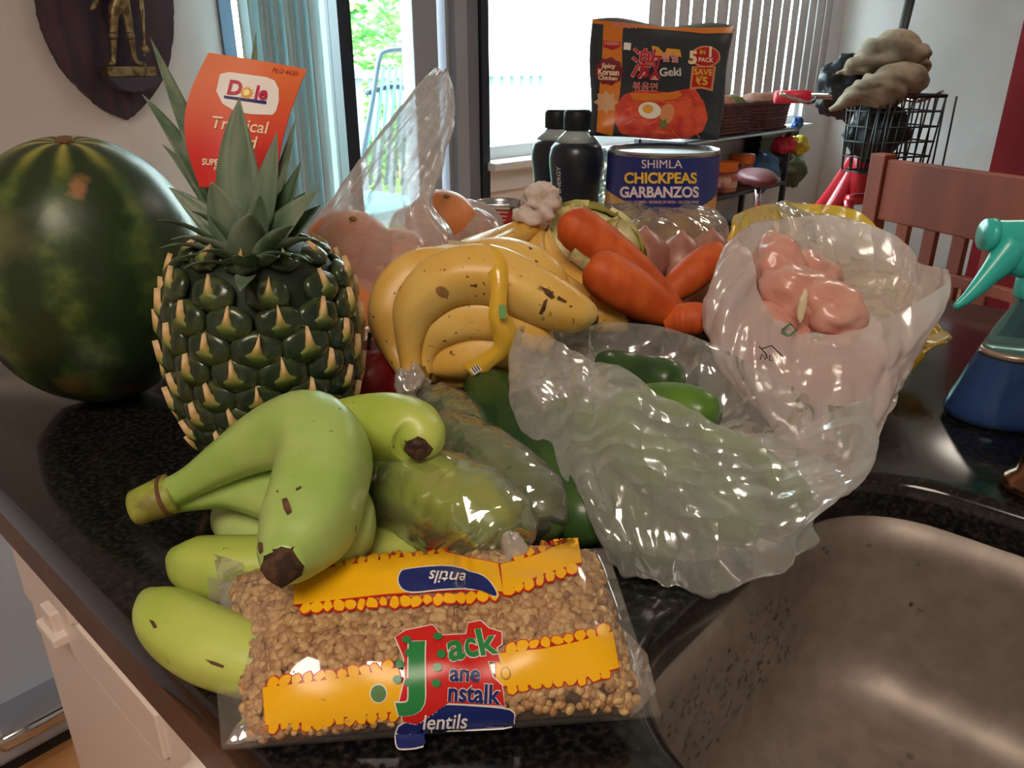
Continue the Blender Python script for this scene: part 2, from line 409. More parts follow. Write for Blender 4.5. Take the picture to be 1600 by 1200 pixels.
# ---------------------------------------------------------------- outside
deckm = M('deck_boards', srgb(150, 130, 112), .7, var=srgb(120, 100, 86), scale=4, stretch=(1, 8, 1))
solo('floor_deck', rbox(-1.0, 8.0, NW+TH, 4.6, FLOOR-.1, FLOOR-.03), deckm, 'wooden deck outside the patio door', kind='structure', smooth=False)
solo('ground', rbox(-12, 24, NW+TH, 34, FLOOR-1.0, FLOOR-.9), M('lawn', srgb(120, 150, 80), .9, var=srgb(90, 130, 60), scale=2), 'sunlit lawn beyond the deck', kind='structure', smooth=False)
rail = thing('deck_railing', 'grey deck railing with thin balusters outside the door', 'railing', RM(2.4, 4.5, FLOOR))
rgrey = M('railing_paint', srgb(120, 132, 140), .6)
part('top_rail', rbox(-.6, 5.5, 4.42, 4.54, .21, .26), rgrey, rail, smooth=False)
part('bottom_rail', rbox(-.6, 5.5, 4.45, 4.51, -.80, -.75), rgrey, rail, smooth=False)
bal = None
for k in range(50):
    w = -.55 + k*.12
    if bal is None: bal = part('baluster', rbox(w, w+.035, 4.46, 4.50, -.75, .21), rgrey, rail, smooth=False).data
    else: inst('baluster', bal, rail, WM[rail] @ Matrix.Translation(RM(k*.12, 0, 0)))
solo('glare_backdrop_wall', rbox(wcoord(748)*3.5, 22.0, 7.0, 7.2, FLOOR-1, 3.4), M('glare_backdrop_white', srgb(245, 245, 242), .7), 'added white wall beyond window standing in for blown-out daylight', 'wall', smooth=False)  # white wall added so the view through the window reads as overexposed
leafm, nt, N, L, b = nodes('leaves'); b.inputs['Base Color'].default_value = srgb(120, 175, 90); b.inputs['Roughness'].default_value = .5
nn = N.new('ShaderNodeTexNoise'); nn.inputs['Scale'].default_value = 1.5; tcn = N.new('ShaderNodeTexCoord'); L.new(tcn.outputs['Object'], nn.inputs['Vector'])
rr = N.new('ShaderNodeValToRGB'); rr.color_ramp.elements[0].color = srgb(70, 140, 80); rr.color_ramp.elements[0].position = .35; rr.color_ramp.elements[1].color = srgb(170, 215, 130); rr.color_ramp.elements[1].position = .65
L.new(nn.outputs['Fac'], rr.inputs[0]); L.new(rr.outputs[0], b.inputs['Base Color'])
def tree(c, r, hgt, count, label):
    t = thing('garden_tree', label, 'tree', (c.x, c.y, FLOOR-.9), group='trees beyond the deck')
    part('trunk', tube([(c.x, c.y, FLOOR-.9), (c.x+.1, c.y, c.z-.3), (c.x-.05, c.y+.1, c.z+.4)], [.12, .09, .05], 8, 8), M('bark', srgb(90, 75, 60), .9), t)
    V, F = [], []
    for _ in range(count):
        a, bb, q = random.random()*6.283, math.acos(random.uniform(-1, 1)), random.random()**.33
        p = Vector((math.cos(a)*math.sin(bb)*r, math.sin(a)*math.sin(bb)*r, math.cos(bb)*hgt))*q + c
        s = random.uniform(.05, .11); mx = Matrix.Rotation(random.random()*6.28, 3, 'Z') @ Matrix.Rotation(random.random()*3.14, 3, 'X')
        o = len(V); V += [p + mx @ Vector(v)*s for v in ((-1, 0, 0), (0, -.55, .1), (1, 0, 0), (0, .55, .1))]; F.append((o, o+1, o+2, o+3))
    part('foliage', (V, F), leafm, t, smooth=False, kind='stuff')
tree(on_n(512, 60, 9.4), 1.1, 2.6, 6000, 'sunlit leafy tree seen through left glass of patio door')
tree(on_n(600, 30, 12.6), 1.4, 2.6, 7000, 'sunlit leafy tree seen right of the black door mullion')
tree(on_n(680, 50, 16.0), 1.5, 1.9, 4000, 'small leafy tree seen beside grey door stile')
# patio chair on the deck
pc = on_n(610, 250, 2.75); steel = M('patio_steel', srgb(70, 84, 98), .4, metal=.3)
pch = thing('patio_chair', 'high-backed metal patio chair with ribbed sling on the deck', 'chair', (pc.x, pc.y, FLOOR-.03))
def pl(px, py, n=2.75): return on_n(px, py, n)
fr = [pl(556, 300), pl(568, 230), pl(583, 150), pl(592, 95), pl(602, 80), pl(640, 76), pl(676, 78), pl(686, 95), pl(690, 180), pl(692, 300)]
part('back_frame', tube(fr, .011, 8, 40), steel, pch)
slg = slatmat('sling_mesh', srgb(120, 165, 170))
for k in range(11):
    a = k/10; x0 = 566 + a*124; x1 = 590 + a*96
    part('sling_strip', tube([pl(x0, 290, 2.76), pl(x1, 105, 2.76)], .008, 6, None, flat=1.6), slg, pch)
part('cross_bar', tube([pl(572, 145, 2.77), pl(610, 135, 2.77), pl(650, 138, 2.77), pl(690, 133, 2.77)], .012, 8, 20), steel, pch)
p1_, p2_ = pl(556, 300), pl(692, 300)
for p in (p1_, p2_):
    part('leg', tube([p, Vector((p.x, p.y, FLOOR-.03))], .011, 8), steel, pch)
    part('leg', tube([p + Vector((0, 0, -.05)), RM(wn(p)[0], 3.3, p.z-.1), RM(wn(p)[0], 3.3, FLOOR-.03)], .011, 8), steel, pch)
part('seat', xf(box(0, (p2_-p1_).length, 0, .55, -.02, .02, .008), Matrix.Translation((p1_.x, p1_.y, p1_.z-.12)) @ Matrix.Rotation(PHI, 4, 'Z')), slg, pch, smooth=False)
# ================================================================ COUNTER, SINK, APPLIANCES
CW0, CW1, CN0, CN1 = 0.112, 1.12, -1.6, 0.90
SW0, SW1, SN0, SN1, SR = 0.236, 0.574, -0.56, 0.164, 0.078
def granite():
    m, nt, N, L, b = nodes('black_granite')
    tc = N.new('ShaderNodeTexCoord')
    v = N.new('ShaderNodeTexNoise'); v.inputs['Scale'].default_value = 260; v.inputs['Detail'].default_value = 3
    v2 = N.new('ShaderNodeTexVoronoi'); v2.inputs['Scale'].default_value = 330
    L.new(tc.outputs['Object'], v.inputs['Vector']); L.new(tc.outputs['Object'], v2.inputs['Vector'])
    r = N.new('ShaderNodeValToRGB'); e = r.color_ramp.elements
    e[0].position = .45; e[0].color = srgb(13, 13, 15); e[1].position = .80; e[1].color = srgb(52, 47, 43)
    L.new(v.outputs['Fac'], r.inputs[0])
    r2 = N.new('ShaderNodeValToRGB'); e = r2.color_ramp.elements
    e[0].position = .05; e[0].color = (1, 1, 1, 1); e[1].position = .14; e[1].color = (0, 0, 0, 1); L.new(v2.outputs['Distance'], r2.inputs[0])
    x = N.new('ShaderNodeMix'); x.data_type = 'RGBA'; x.inputs[7].default_value = srgb(50, 47, 46)
    L.new(r2.outputs[0], x.inputs[0]); L.new(r.outputs[0], x.inputs[6]); L.new(x.outputs[2], b.inputs['Base Color'])
    b.inputs['Roughness'].default_value = .13; b.inputs['Specular IOR Level'].default_value = .5
    return m
gran = granite()
def counter_geo():
    bm = bmesh.new()
    def lp(pts, z): return [bm.verts.new(RM(p[0], p[1], z)) for p in pts]
    outs = [(.008, 0), (.0025, -.002), (0, -.007), (0, -.026)]
    O = [lp(rrect(CW0+i, CW1-i, CN0+i, CN1-i, .03-i*.5, 6), z) for i, z in outs]
    Hh = [lp(rrect(SW0-i, SW1+i, SN0-i, SN1+i, SR+i, 10), z) for i, z in [(.010, 0), (.004, -.002), (0, -.007), (0, -.032)]]
    for S in (O, Hh):
        for a, b in zip(S, S[1:]):
            for k in range(len(a)):
                k2 = (k+1) % len(a); bm.faces.new((a[k], a[k2], b[k2], b[k]))
    es = []
    for S in (O[0], Hh[0]):
        es += [bm.edges.get((S[k], S[(k+1) % len(S)])) for k in range(len(S))]
    bmesh.ops.triangle_fill(bm, edges=es, use_beauty=True)
    bm.verts.index_update()
    g = [v.co.copy() for v in bm.verts], [tuple(v.index for v in f.verts) for f in bm.faces]; bm.free(); return g
ctr = thing('countertop', 'glossy black speckled granite counter under all the groceries', 'countertop', RM(.6, -.3, -.03))
part('slab', counter_geo(), gran, ctr, sharp=40)
part('edge_reflection', rbox(CW0+.001, CW0+.03, CN0, CN1-.01, -.060, -.026, .002), M('brown_reflection', srgb(96, 70, 58), .45, var=srgb(84, 60, 50), scale=30), ctr, smooth=False, label='brown band painted in for the warm reflection on the counter edge')  # brown strip stands in for warm light reflected on the granite face
# base cabinet
solo('base_cabinet', rbox(.72, 1.0, -1.5, .70, FLOOR, -.033, .003), M('cabinet_white', srgb(205, 196, 188), .5), 'plain white cabinet carrying the far side of counter', 'cabinet', smooth=False)
# sink
steel_s = M('brushed_sink_steel', srgb(150, 138, 130), .5, metal=.55, var=srgb(138, 127, 119), scale=60, bump=(420, .03))
def sink_geo():
    rings = [(-.012, -.0325), (-.001, -.0335), (.004, -.06), (.008, -.13), (.012, -.155), (.020, -.172), (.034, -.182), (.055, -.186), (.11, -.188)]
    V, F = [], []; n = 0
    for i, z in rings:
        r = rrect(SW0+i, SW1-i, SN0+i, SN1-i, max(SR-i*.55, .03), 10); n = len(r)
        V += [RM(p[0], p[1], z) for p in r]
    for j in range(len(rings)-1):
        for k in range(n): F.append((j*n+k, j*n+(k+1) % n, (j+1)*n+(k+1) % n, (j+1)*n+k))
    F.append(tuple(range((len(rings)-1)*n, len(rings)*n)))
    return V, F
sink = thing('kitchen_sink', 'brushed steel undermount sink bowl sprinkled with water drops', 'sink', RM(.4, -.2, -.19))
part('bowl', sink_geo(), steel_s, sink)
part('drain', lathe([(.0, .0), (.03, .001), (.042, .004), (.045, .0)], 24, RM(.405, -.2, -.188)), M('chrome', srgb(200, 200, 205), .12, metal=1), sink)
def dropgeo():
    V0, F0 = ico(2); V, F = [], []
    for k in range(700):
        if k < 90: w, n, nrm, s = random.uniform(SW0+.06, SW1-.06), random.uniform(-.12, SN1-.05), Vector((0, 0, 1)), random.uniform(.0015, .005)
        else: w, n, nrm, s = 0, 0, None, random.uniform(.0007, .0021)
        if nrm is None:
            z = -.055 - .10*random.random()**.8; i = .004 + .004*((-z-.06)/.07)
            if random.random() < .6: w, n, d = random.uniform(SW0+SR, SW1-SR), SN1-i, RM(0, -1)
            else:
                a = R_(random.uniform(0, 180)); sx = SW1-SR if a < R_(90) else SW0+SR
                w, n, d = sx + math.cos(a)*(SR-i), SN1-SR + math.sin(a)*(SR-i), RM(-math.cos(a), -math.sin(a))
            nrm = d
        else: z = -.187
        c = RM(w, n, z); q = nrm.to_track_quat('Z', 'Y').to_matrix()
        ax, ay = s*random.uniform(.8, 1.5), s
        o = len(V); V += [c + q @ Vector((v.x*ax, v.y*ay, v.z*s*.45)) for v in V0]; F += [tuple(i+o for i in f) for f in F0]
    return V, F
part('water_drops', dropgeo(), M('water', (1, 1, 1, 1), .02, trans=1, ior=1.33), sink, kind='stuff', label='clear water drops')
# faucet base at the right edge
fb = on(1625, 770)
fa = thing('kitchen_faucet', 'bronze faucet base standing behind the sink at right edge', 'faucet', fb)
brz = M('bronze', srgb(150, 112, 88), .22, metal=1)
part('base', lathe([(.024, 0), (.026, .004), (.024, .010), (.018, .016), (.0165, .04), (.020, .045), (.019, .06), (.012, .064)], 28, fb), brz, fa)
part('spout', tube([fb+Vector((0, 0, .06)), fb+Vector((.01, 0, .16)), fb+Vector((.03, -.05, .26)), fb+Vector((.05, -.14, .25)), fb+Vector((.055, -.18, .19))], .012, 14, 30), brz, fa)
part('lever', tube([fb+Vector((.018, .01, .05)), fb+Vector((.06, .03, .07)), fb+Vector((.10, .05, .10))], [.008, .006, .007], 10, 12), brz, fa)
# dishwasher
DWp = M('dishwasher_enamel', srgb(226, 212, 204), .35)
dwx = .126
dw = thing('dishwasher', 'cream white dishwasher with dial and latch under the counter', 'dishwasher', RM(.4, .39, FLOOR))
part('body', rbox(dwx+.02, .70, .09, .685, FLOOR+.1, -.20), DWp, dw, smooth=False)
part('door_panel', rbox(dwx, dwx+.03, .09, .683, FLOOR+.10, -.146, .004), DWp, dw, smooth=False)
part('door_edge', rbox(dwx+.004, dwx+.03, .684, .700, FLOOR+.08, -.062, .002), M('grey_gasket', srgb(140, 130, 126), .5), dw, smooth=False, label='grey door edge strip')
cp_ = part('control_panel', rbox(dwx-.003, dwx+.03, .09, .683, -.143, -.062, .004), DWp, dw, smooth=False)
part('label_plate', rbox(dwx-.0065, dwx, .405, .53, -.124, -.086, .0012), M('dishwasher_plate', srgb(224, 209, 199), .35), cp_, smooth=False)
part('vent_recess', rbox(dwx-.0065, dwx, .545, .655, -.096, -.066, .0014), M('dishwasher_plate', srgb(224, 209, 199), .35), cp_, smooth=False)
part('latch', join(rbox(dwx-.014, dwx, .575, .612, -.132, -.122, .002), rbox(dwx-.010, dwx, .582, .604, -.124, -.104, .002)), DWp, cp_, smooth=False)
kc = RM(dwx-.003, .335, -.092); kq = Matrix.Translation(kc) @ (RM(-1, 0).to_track_quat('Z', 'Y').to_matrix().to_4x4())
kn = part('dial_knob', xf(lathe([(.026, 0), (.026, .004), (.021, .006), (.019, .018), (.015, .02)], 28), kq), DWp, cp_, sharp=40)
part('grip', xf(box(-.003, .003, -.019, .019, .016, .025, .002), kq), white, kn, smooth=False)
part('toe_kick', rbox(.2, .24, .09, .68, FLOOR, FLOOR+.1), M('black_kick', srgb(30, 28, 28), .6), dw, smooth=False)
# step bin
bn = thing('step_bin', 'pale blue-white step bin with chrome pedal left of the dishwasher', 'bin', RM(-.08, 1.6, FLOOR))
binm = M('bin_enamel', srgb(176, 184, 200), .32)
part('body', rbox(-.45, .30, 1.36, 1.86, FLOOR+.02, -.24, .02), binm, bn)
part('lid', rbox(-.46, .31, 1.35, 1.87, -.238, -.20, .012), binm, bn)
part('base', rbox(-.44, .29, 1.37, 1.85, FLOOR, FLOOR+.02), M('black_kick', srgb(30, 28, 28), .6), bn, smooth=False)
ped = on_n(60, 1118, 1.30); pw = wn(ped)[0]
part('pedal', rbox(pw-.07, pw+.07, 1.27, 1.37, max(ped.z-.02, FLOOR), max(ped.z-.02, FLOOR)+.035, .012), M('chrome', srgb(200, 200, 205), .12, metal=1), bn)

# ================================================================ BACKGROUND OF THE ROOM
# shield plaque with a metal figure
pt = on_n(180, 185, NW-.02)
ptw = wn(pt)[0]
def shield_pts():
    pix = [(60, -40), (62, 10), (75, 55), (100, 105), (135, 145), (165, 170), (197, 185), (208, 183), (240, 150), (262, 110), (271, 65), (273, 20), (270, -40), (262, -90), (160, -110), (75, -90)]
    return [wn(on_n(x, y, NW-.03)) for x, y in pix]
sh = [(p[0], p[2]) for p in cat([(a, b) for a, _, b in shield_pts()], 90, True) for p in [(p[0], 0, p[1])]]
def plate(loop, n0, n1):
    V = [RM(a, n1, b) for a, b in loop] + [RM(a, n0, b) for a, b in loop]; k = len(loop)
    F = [tuple(range(k))[::-1], tuple(range(k, 2*k))] + [(i, (i+1) % k, k+(i+1) % k, k+i) for i in range(k)]
    return V, F
random.seed(3)
cx_ = sum(a for a, b in sh)/len(sh); cz_ = sum(b for a, b in sh)/len(sh)
rough_sh = [(cx_+(a-cx_)*k, cz_+(b-cz_)*k) for a, b in sh for k in [1+.018*(random.random()-.5)]]
plq = thing('wall_plaque', 'dark wooden shield plaque with a brass armoured figure on white wall', 'plaque', pt)
wood_d = M('dark_stained_wood', srgb(52, 40, 58), .55, var=srgb(76, 48, 58), scale=5, stretch=(9, 9, 1), bump=(60, .2))
part('shield', plate(rough_sh, NW-.026, NW-.001), wood_d, plq, smooth=False)
def pn(px, py, n): return on_n(px, py, n)
brass = M('aged_brass', srgb(168, 150, 112), .38, metal=.75, var=srgb(110, 94, 70), scale=60)
l0, l1 = wn(pn(160, 112, NW-.06))[0], wn(pn(240, 112, NW-.06))[0]; lz = pn(200, 120, NW-.06).z
part('ledge', (lambda g: g)(plate([(l0, lz), (l1+.01, lz), (l1-.012, lz-.02), ((l0+l1)/2+.012, lz-.032), ((l0+l1)/2-.012, lz-.032), (l0+.02, lz-.02)], NW-.085, NW-.026)), M('ledge_wood', srgb(70, 66, 84), .5), plq, smooth=False)
part('figure_base', rbox(l0+.004, l1-.002, NW-.082, NW-.036, lz, lz+.022, .002), brass, plq, smooth=False)
def skin_fig(name, chains, mat, parent, sub=2):
    me = bpy.data.meshes.new(name); vs, es, rad = [], [], []; idx = {}
    inv = WM[parent].inverted()
    for ch in chains:
        prev = None
        for key, p, r in ch:
            if key not in idx: idx[key] = len(vs); vs.append(inv @ Vector(p)); rad.append(r)
            if prev is not None: es.append((prev, idx[key]))
            prev = idx[key]
    me.from_pydata(vs, es, []); o = bpy.data.objects.new(name, me); COL.objects.link(o); o.parent = parent; WM[o] = WM[parent]
    md = o.modifiers.new('skin', 'SKIN'); md.use_smooth_shade = True
    for i, sv in enumerate(me.skin_vertices[0].data): sv.radius = (rad[i], rad[i]); sv.use_root = (i == 0)
    s = o.modifiers.new('sub', 'SUBSURF'); s.levels = sub; s.render_levels = sub
    me.materials.append(mat); return o
F_ = NW-.058
def f3(px, py, dn=0.0): return pn(px, py, F_+dn)
figp = [
 [('pel', f3(187, 8), .020), ('sp', f3(188, -25), .018), ('ch', f3(189, -62), .024), ('nk', f3(189, -88), .010), ('hd', f3(189, -104), .014), ('ht', f3(189, -118), .010)],
 [('pel', None, 0), ('hl', f3(177, 14), .013), ('kl', f3(177, 55), .0095), ('al', f3(177, 90), .006), ('fl', f3(177, 99), .007), ('tl', f3(170, 101, -.012), .005)],
 [('pel', None, 0), ('hr', f3(197, 14), .013), ('kr', f3(203, 55), .0095), ('ar', f3(209, 88), .006), ('fr', f3(213, 98), .007), ('tr', f3(230, 103, -.008), .005)],
 [('ch', None, 0), ('shl', f3(170, -70), .011), ('el', f3(156, -30), .008), ('hdl', f3(147, 10, -.012), .006), ('fgl', f3(140, 15, -.016), .004)],
 [('ch', None, 0), ('shr', f3(208, -70), .011), ('er', f3(216, -25), .008), ('hdr', f3(222, 22, -.008), .006), ('fgr', f3(224, 30, -.01), .004)]]
pos = {}
for ch in figp:
    for k, p, r in ch:
        if p is not None: pos[k] = (p, r)
skin_fig('figure', [[(k, pos[k][0], pos[k][1]) for k, p, r in ch] for ch in figp], brass, plq)
part('axe', join(tube([f3(223, 15, -.012), f3(225, 60, -.012), f3(226, 88, -.012)], .003, 8), tube([f3(226, 70, -.012), f3(226, 76, -.012), f3(226, 80, -.012), f3(226, 83, -.012)], [.004, .010, .009, .002], 10)), brass, plq)
for kx, ky in ((177, 56), (203, 56)): part('knee_guard', lump(f3(kx, ky, -.006), .011, .009, .009, .1, 2, 2), brass, plq)

# dining chair
chd = 2.0
cp0 = at(1383, 240, chd); caz = R_(158); cd_ = Vector((math.sin(caz), math.cos(caz), 0)); cn_ = Vector((cd_.y, -cd_.x, 0))
if cn_.x < 0: cn_ = -cn_
cher = M('cherry_wood', srgb(122, 56, 36), .6, spec=.25, var=srgb(98, 42, 28), scale=8, stretch=(1, 1, .15), bump=(30, .05))
dc = thing('dining_chair', 'reddish brown wooden dining chair with slatted back beyond the counter', 'chair', (cp0.x, cp0.y, FLOOR))
def cb(a0, a1, b0, b1, z0, z1, bev=.004): return box(a0, a1, b0, b1, z0, z1, bev, lambda x, y, z: Vector((cp0.x, cp0.y, 0)) + cd_*x + cn_*y + Vector((0, 0, z)))
zt = cp0.z; CWd = .46
part('leg', cb(-.028, .022, -.02, .02, FLOOR, zt), cher, dc, smooth=False); part('leg', cb(CWd-.022, CWd+.022, -.02, .02, FLOOR, zt), cher, dc, smooth=False)
part('leg', cb(-.028, .022, .42, .46, FLOOR, -.47), cher, dc, smooth=False); part('leg', cb(CWd-.022, CWd+.022, .42, .46, FLOOR, -.47), cher, dc, smooth=False)
part('top_rail', cb(.022, CWd-.022, -.013, .013, zt-.165, zt-.012), cher, dc, smooth=False)
part('middle_rail', cb(.022, CWd-.022, -.011, .011, zt-.285, zt-.255), cher, dc, smooth=False)
part('bottom_rail', cb(.022, CWd-.022, -.011, .011, zt-.42, zt-.385), cher, dc, smooth=False)
for k in range(4):
    x = .085 + k*.083
    part('slat', cb(x, x+.036, -.008, .008, zt-.42, zt-.16, .002), cher, dc, smooth=False)
part('seat', cb(-.03, CWd+.03, -.0, .47, -.47, -.43, .01), cher, dc, smooth=False)

# bicycle
hb = at(1352, 152, 2.5); bf = Vector((.30, -.954, 0)).normalized(); bs = Vector((-bf.y, bf.x, 0)); BS = .8
bo = Vector((hb.x, hb.y, FLOOR)) - bf*(.80*BS)
def bk(x, y, z): return bo + bf*(x*BS) + bs*(y*BS) + Vector((0, 0, z*BS*1.22))
hz = (hb.z - FLOOR)/(BS*1.22)
bike = thing('bicycle', 'red bicycle with wire front basket parked by the side wall', 'bicycle', bo)
red = M('bike_red', srgb(170, 22, 40), .3, coat=.5); blk = M('black_rubber', srgb(20, 20, 24), .6); chrome = M('chrome', srgb(200, 200, 205), .12, metal=1)
rgrip = M('red_grip', srgb(190, 24, 50), .5)
for nm, hx in (('rear_wheel', 0.0), ('front_wheel', 1.02)):
    ring = [bk(hx + .33*math.cos(a), 0, .30 + .30*math.sin(a)) for a in [2*math.pi*k/40 for k in range(41)]]
    wv = part(nm, tube(ring, .022, 8, cap=False), blk, bike)
    rim = [bk(hx + .29*math.cos(a), 0, .30 + .264*math.sin(a)) for a in [2*math.pi*k/40 for k in range(41)]]
    part('rim', tube(rim, .009, 6, cap=False), chrome, wv)
    for k in range(16):
        a = 2*math.pi*k/16
        part('spoke', tube([bk(hx, 0, .30), bk(hx + .29*math.cos(a), 0, .30 + .264*math.sin(a))], .0015, 4), chrome, wv, smooth=False)
part('frame', join(tube([bk(.84, 0, .92), bk(.42, 0, .36)], .028, 10), tube([bk(.83, 0, .97), bk(.60, 0, .72), bk(.24, 0, .56)], .024, 10, 12), tube([bk(.16, 0, .68), bk(.42, 0, .34)], .02, 10),
     tube([bk(0, .05, .30), bk(.44, .05, .28)], .012, 8), tube([bk(0, -.05, .30), bk(.44, -.05, .28)], .012, 8), tube([bk(0, .05, .30), bk(.2, .03, .6)], .010, 8), tube([bk(0, -.05, .30), bk(.2, -.03, .6)], .010, 8),
     tube([bk(.815, 0, 1.02), bk(.86, 0, .82)], .030, 12)), red, bike)
part('fork', join(tube([bk(.86, .05, .80), bk(.93, .05, .58), bk(1.02, .05, .30)], [.016, .016, .012], 8, 12), tube([bk(.86, -.05, .80), bk(.93, -.05, .58), bk(1.02, -.05, .30)], [.016, .016, .012], 8, 12), tube([bk(.86, -.055, .80), bk(.86, .055, .80)], .018, 8)), red, bike)
part('stem', tube([bk(.81, 0, 1.0), bk(.80, 0, hz-.03), bk(.81, 0, hz)], .014, 10), chrome, bike)
part('handlebar', tube([bk(.70, -.33, hz), bk(.74, -.2, hz+.005), bk(.80, 0, hz), bk(.74, .2, hz+.005), bk(.70, .33, hz)], .012, 10, 24), chrome, bike)
for s in (-1, 1):
    part('grip', tube([bk(.69, s*.35, hz), bk(.735, s*.22, hz+.003)], .02, 12), rgrip, bike)
    part('brake_lever', tube([bk(.75, s*.2, hz), bk(.80, s*.27, hz-.015), bk(.79, s*.40, hz+.015)], .006, 8, 10), chrome, bike)
part('saddle', lump(bk(.13, 0, .80), .075, .14, .035, .05, 1.5, 3), M('brown_saddle', srgb(92, 40, 44), .45), bike)
part('seat_post', tube([bk(.16, 0, .64), bk(.14, 0, .79)], .014, 8), chrome, bike)
wire = M('black_wire', srgb(16, 17, 20), .5)
bx0, bx1, by, bz0, bz1 = .88, 1.06, .15, hz-.22, hz+.01
bkt = part('basket', join(*[tube([bk(a, -by, z), bk(b, -by, z), bk(b, by, z), bk(a, by, z), bk(a, -by, z)], .006 if z == bz1 else .003, 6) for z in [bz0 + (bz1-bz0)*k/5 for k in range(6)] for a, b in [(bx0+.03*(bz1-z)/.27, bx1-.03*(bz1-z)/.27)]],
     *[tube([bk(bx1-.03, y, bz0), bk(bx1, y, bz1)], .003, 5) for y in [-by + 2*by*k/8 for k in range(9)]], *[tube([bk(bx0+.03, y, bz0), bk(bx0, y, bz1)], .003, 5) for y in [-by + 2*by*k/8 for k in range(9)]],
     *[tube([bk(x, s*by, bz0), bk(x, s*by, bz1)], .003, 5) for s in (-1, 1) for x in [bx0+.03 + .2*k/4 for k in range(5)]], *[tube([bk(x, -by, bz0), bk(x, by, bz0)], .003, 5) for x in [bx0+.03+.2*k/4 for k in range(5)]]), wire, bike)
random.seed(11)
clo = at(1372, 122, 2.36)
def folds(geo, amp, a, b, fa, fb, seed):
    me = mk('t', geo[0], geo[1]); c = sum((v.co for v in me.vertices), Vector())/len(me.vertices); a, b = Vector(a).normalized(), Vector(b).normalized(); k = a.cross(b); out = []
    for v in me.vertices:
        p = v.co - c; q = Vector((p.dot(a)*fa, p.dot(b)*fb, p.dot(k)*fb)) + Vector((seed, seed, 0)) + .35*Vector((noise.noise(p*9), noise.noise(p*9+Vector((4, 0, 0))), 0))
        out.append(v.co + v.normal*amp*(ridged(q, 1) - .5 + .3*ridged(q*2.1, 1)))
    bpy.data.meshes.remove(me); return out, geo[1]
g = join(tube([at(1306, 118, 2.40), at(1330, 105, 2.38), at(1362, 92, 2.36), at(1400, 84, 2.36), at(1428, 98, 2.38), at(1442, 116, 2.40)], [.006, .034, .056, .066, .050, .016], 40, 70, flat=1.3),
         tube([at(1296, 172, 2.34), at(1320, 156, 2.32), at(1355, 140, 2.32), at(1395, 132, 2.33), at(1428, 128, 2.36), at(1442, 130, 2.38)], [.006, .030, .050, .058, .044, .014], 40, 70, flat=1.4))
g = folds(g, .020, (.35, .1, 1), (1, 0, -.35), 20, 5, 3.0)
solo('beige_cloth', g, M('oatmeal_cloth', srgb(138, 124, 108), .95, spec=.1, var=srgb(112, 99, 86), scale=18, bump=(120, .2)), 'crumpled beige cloth heaped on the bicycle basket', 'cloth')
solo('black_sack', wrinkle(lump(at(1318, 135, 2.52), .075, .07, .10, .3, 2, 4, seed=5), .012, 14, 2), M('black_plastic', srgb(22, 24, 30), .3), 'shiny black plastic sack behind the beige cloth', 'bag')
solo('dark_bundle', wrinkle(lump(at(1372, 205, 2.44), .09, .06, .08, .3, 2, 4, seed=8), .012, 12, 4), M('black_cloth', srgb(24, 25, 30), .6), 'black bundle hanging below the bicycle handlebar', 'bag')
um0, um1 = at(1404, 75, 2.42), at(1436, -60, 2.42)
solo('umbrella_pole', tube([at(1395, 118, 2.42), um0, um1], [.010, .014, .016], 10), M('black_rubber', srgb(20, 20, 24), .6), 'black pole leaning up out of the bicycle basket', 'pole')

# rack with baskets and groceries
rk = [wn(on_n(1112, 220, 1.68))[0]-.15, wn(on_n(1252, 190, 1.68))[0]]
rz = -.012
rack = thing('shelf_rack', 'dark metal shelf rack under window loaded with food', 'shelf', RM(sum(rk)/2, 1.8, FLOOR))
rkm = M('rack_metal', srgb(60, 58, 62), .45, metal=.5)
for z in (rz-.02, -.30, -.62): part('shelf_board', rbox(rk[0], rk[1], 1.72, 1.97, z, z+.02, .003), rkm, rack, smooth=False)
part('bright_edge', rbox(rk[0], rk[1], 1.712, 1.72, rz-.014, rz-.004), chrome, rack, smooth=False)
for a in rk:
    for n in (1.732, 1.958): part('post', rbox(a-.012, a+.012, n-.012, n+.012, FLOOR, rz), rkm, rack, smooth=False)
wick = M('wicker', srgb(112, 66, 62), .7, var=srgb(70, 42, 44), scale=40, stretch=(1, 1, 3), bump=(60, .6))
def wicker_basket(px0, px1, label):
    a, b = wn(on_n(px0, 210, 1.7))[0], wn(on_n(px1, 200, 1.7))[0]
    t = thing('wicker_basket', label, 'basket', RM((a+b)/2, 1.84, rz), group='baskets on the rack')
    cw, hw = (a+b)/2, (b-a)/2*.95
    rows = []
    for j in range(9):
        k = j/8; e = .88 + .12*k
        lp = [RM(cw + hw*e*math.copysign(abs(math.cos(q))**.5, math.cos(q)), 1.84 + .11*e*math.copysign(abs(math.sin(q))**.5, math.sin(q)), rz + .01 + k*.12) for q in [2*math.pi*i/28 for i in range(29)]]
        rows.append(tube(lp, .0085 if j < 8 else .013, 6, cap=False))
    part('weave', join(*rows), wick, t)
    part('bottom', rbox(cw-hw*.85, cw+hw*.85, 1.75, 1.93, rz+.001, rz+.012), wick, t, smooth=False)
    return cw, hw
random.seed(21)
tan = [M('bun_tan', srgb(190, 132, 104), .6, var=srgb(160, 100, 74), scale=20), M('bun_pink', srgb(196, 146, 128), .6), M('leaf_bit', srgb(112, 116, 60), .6)]
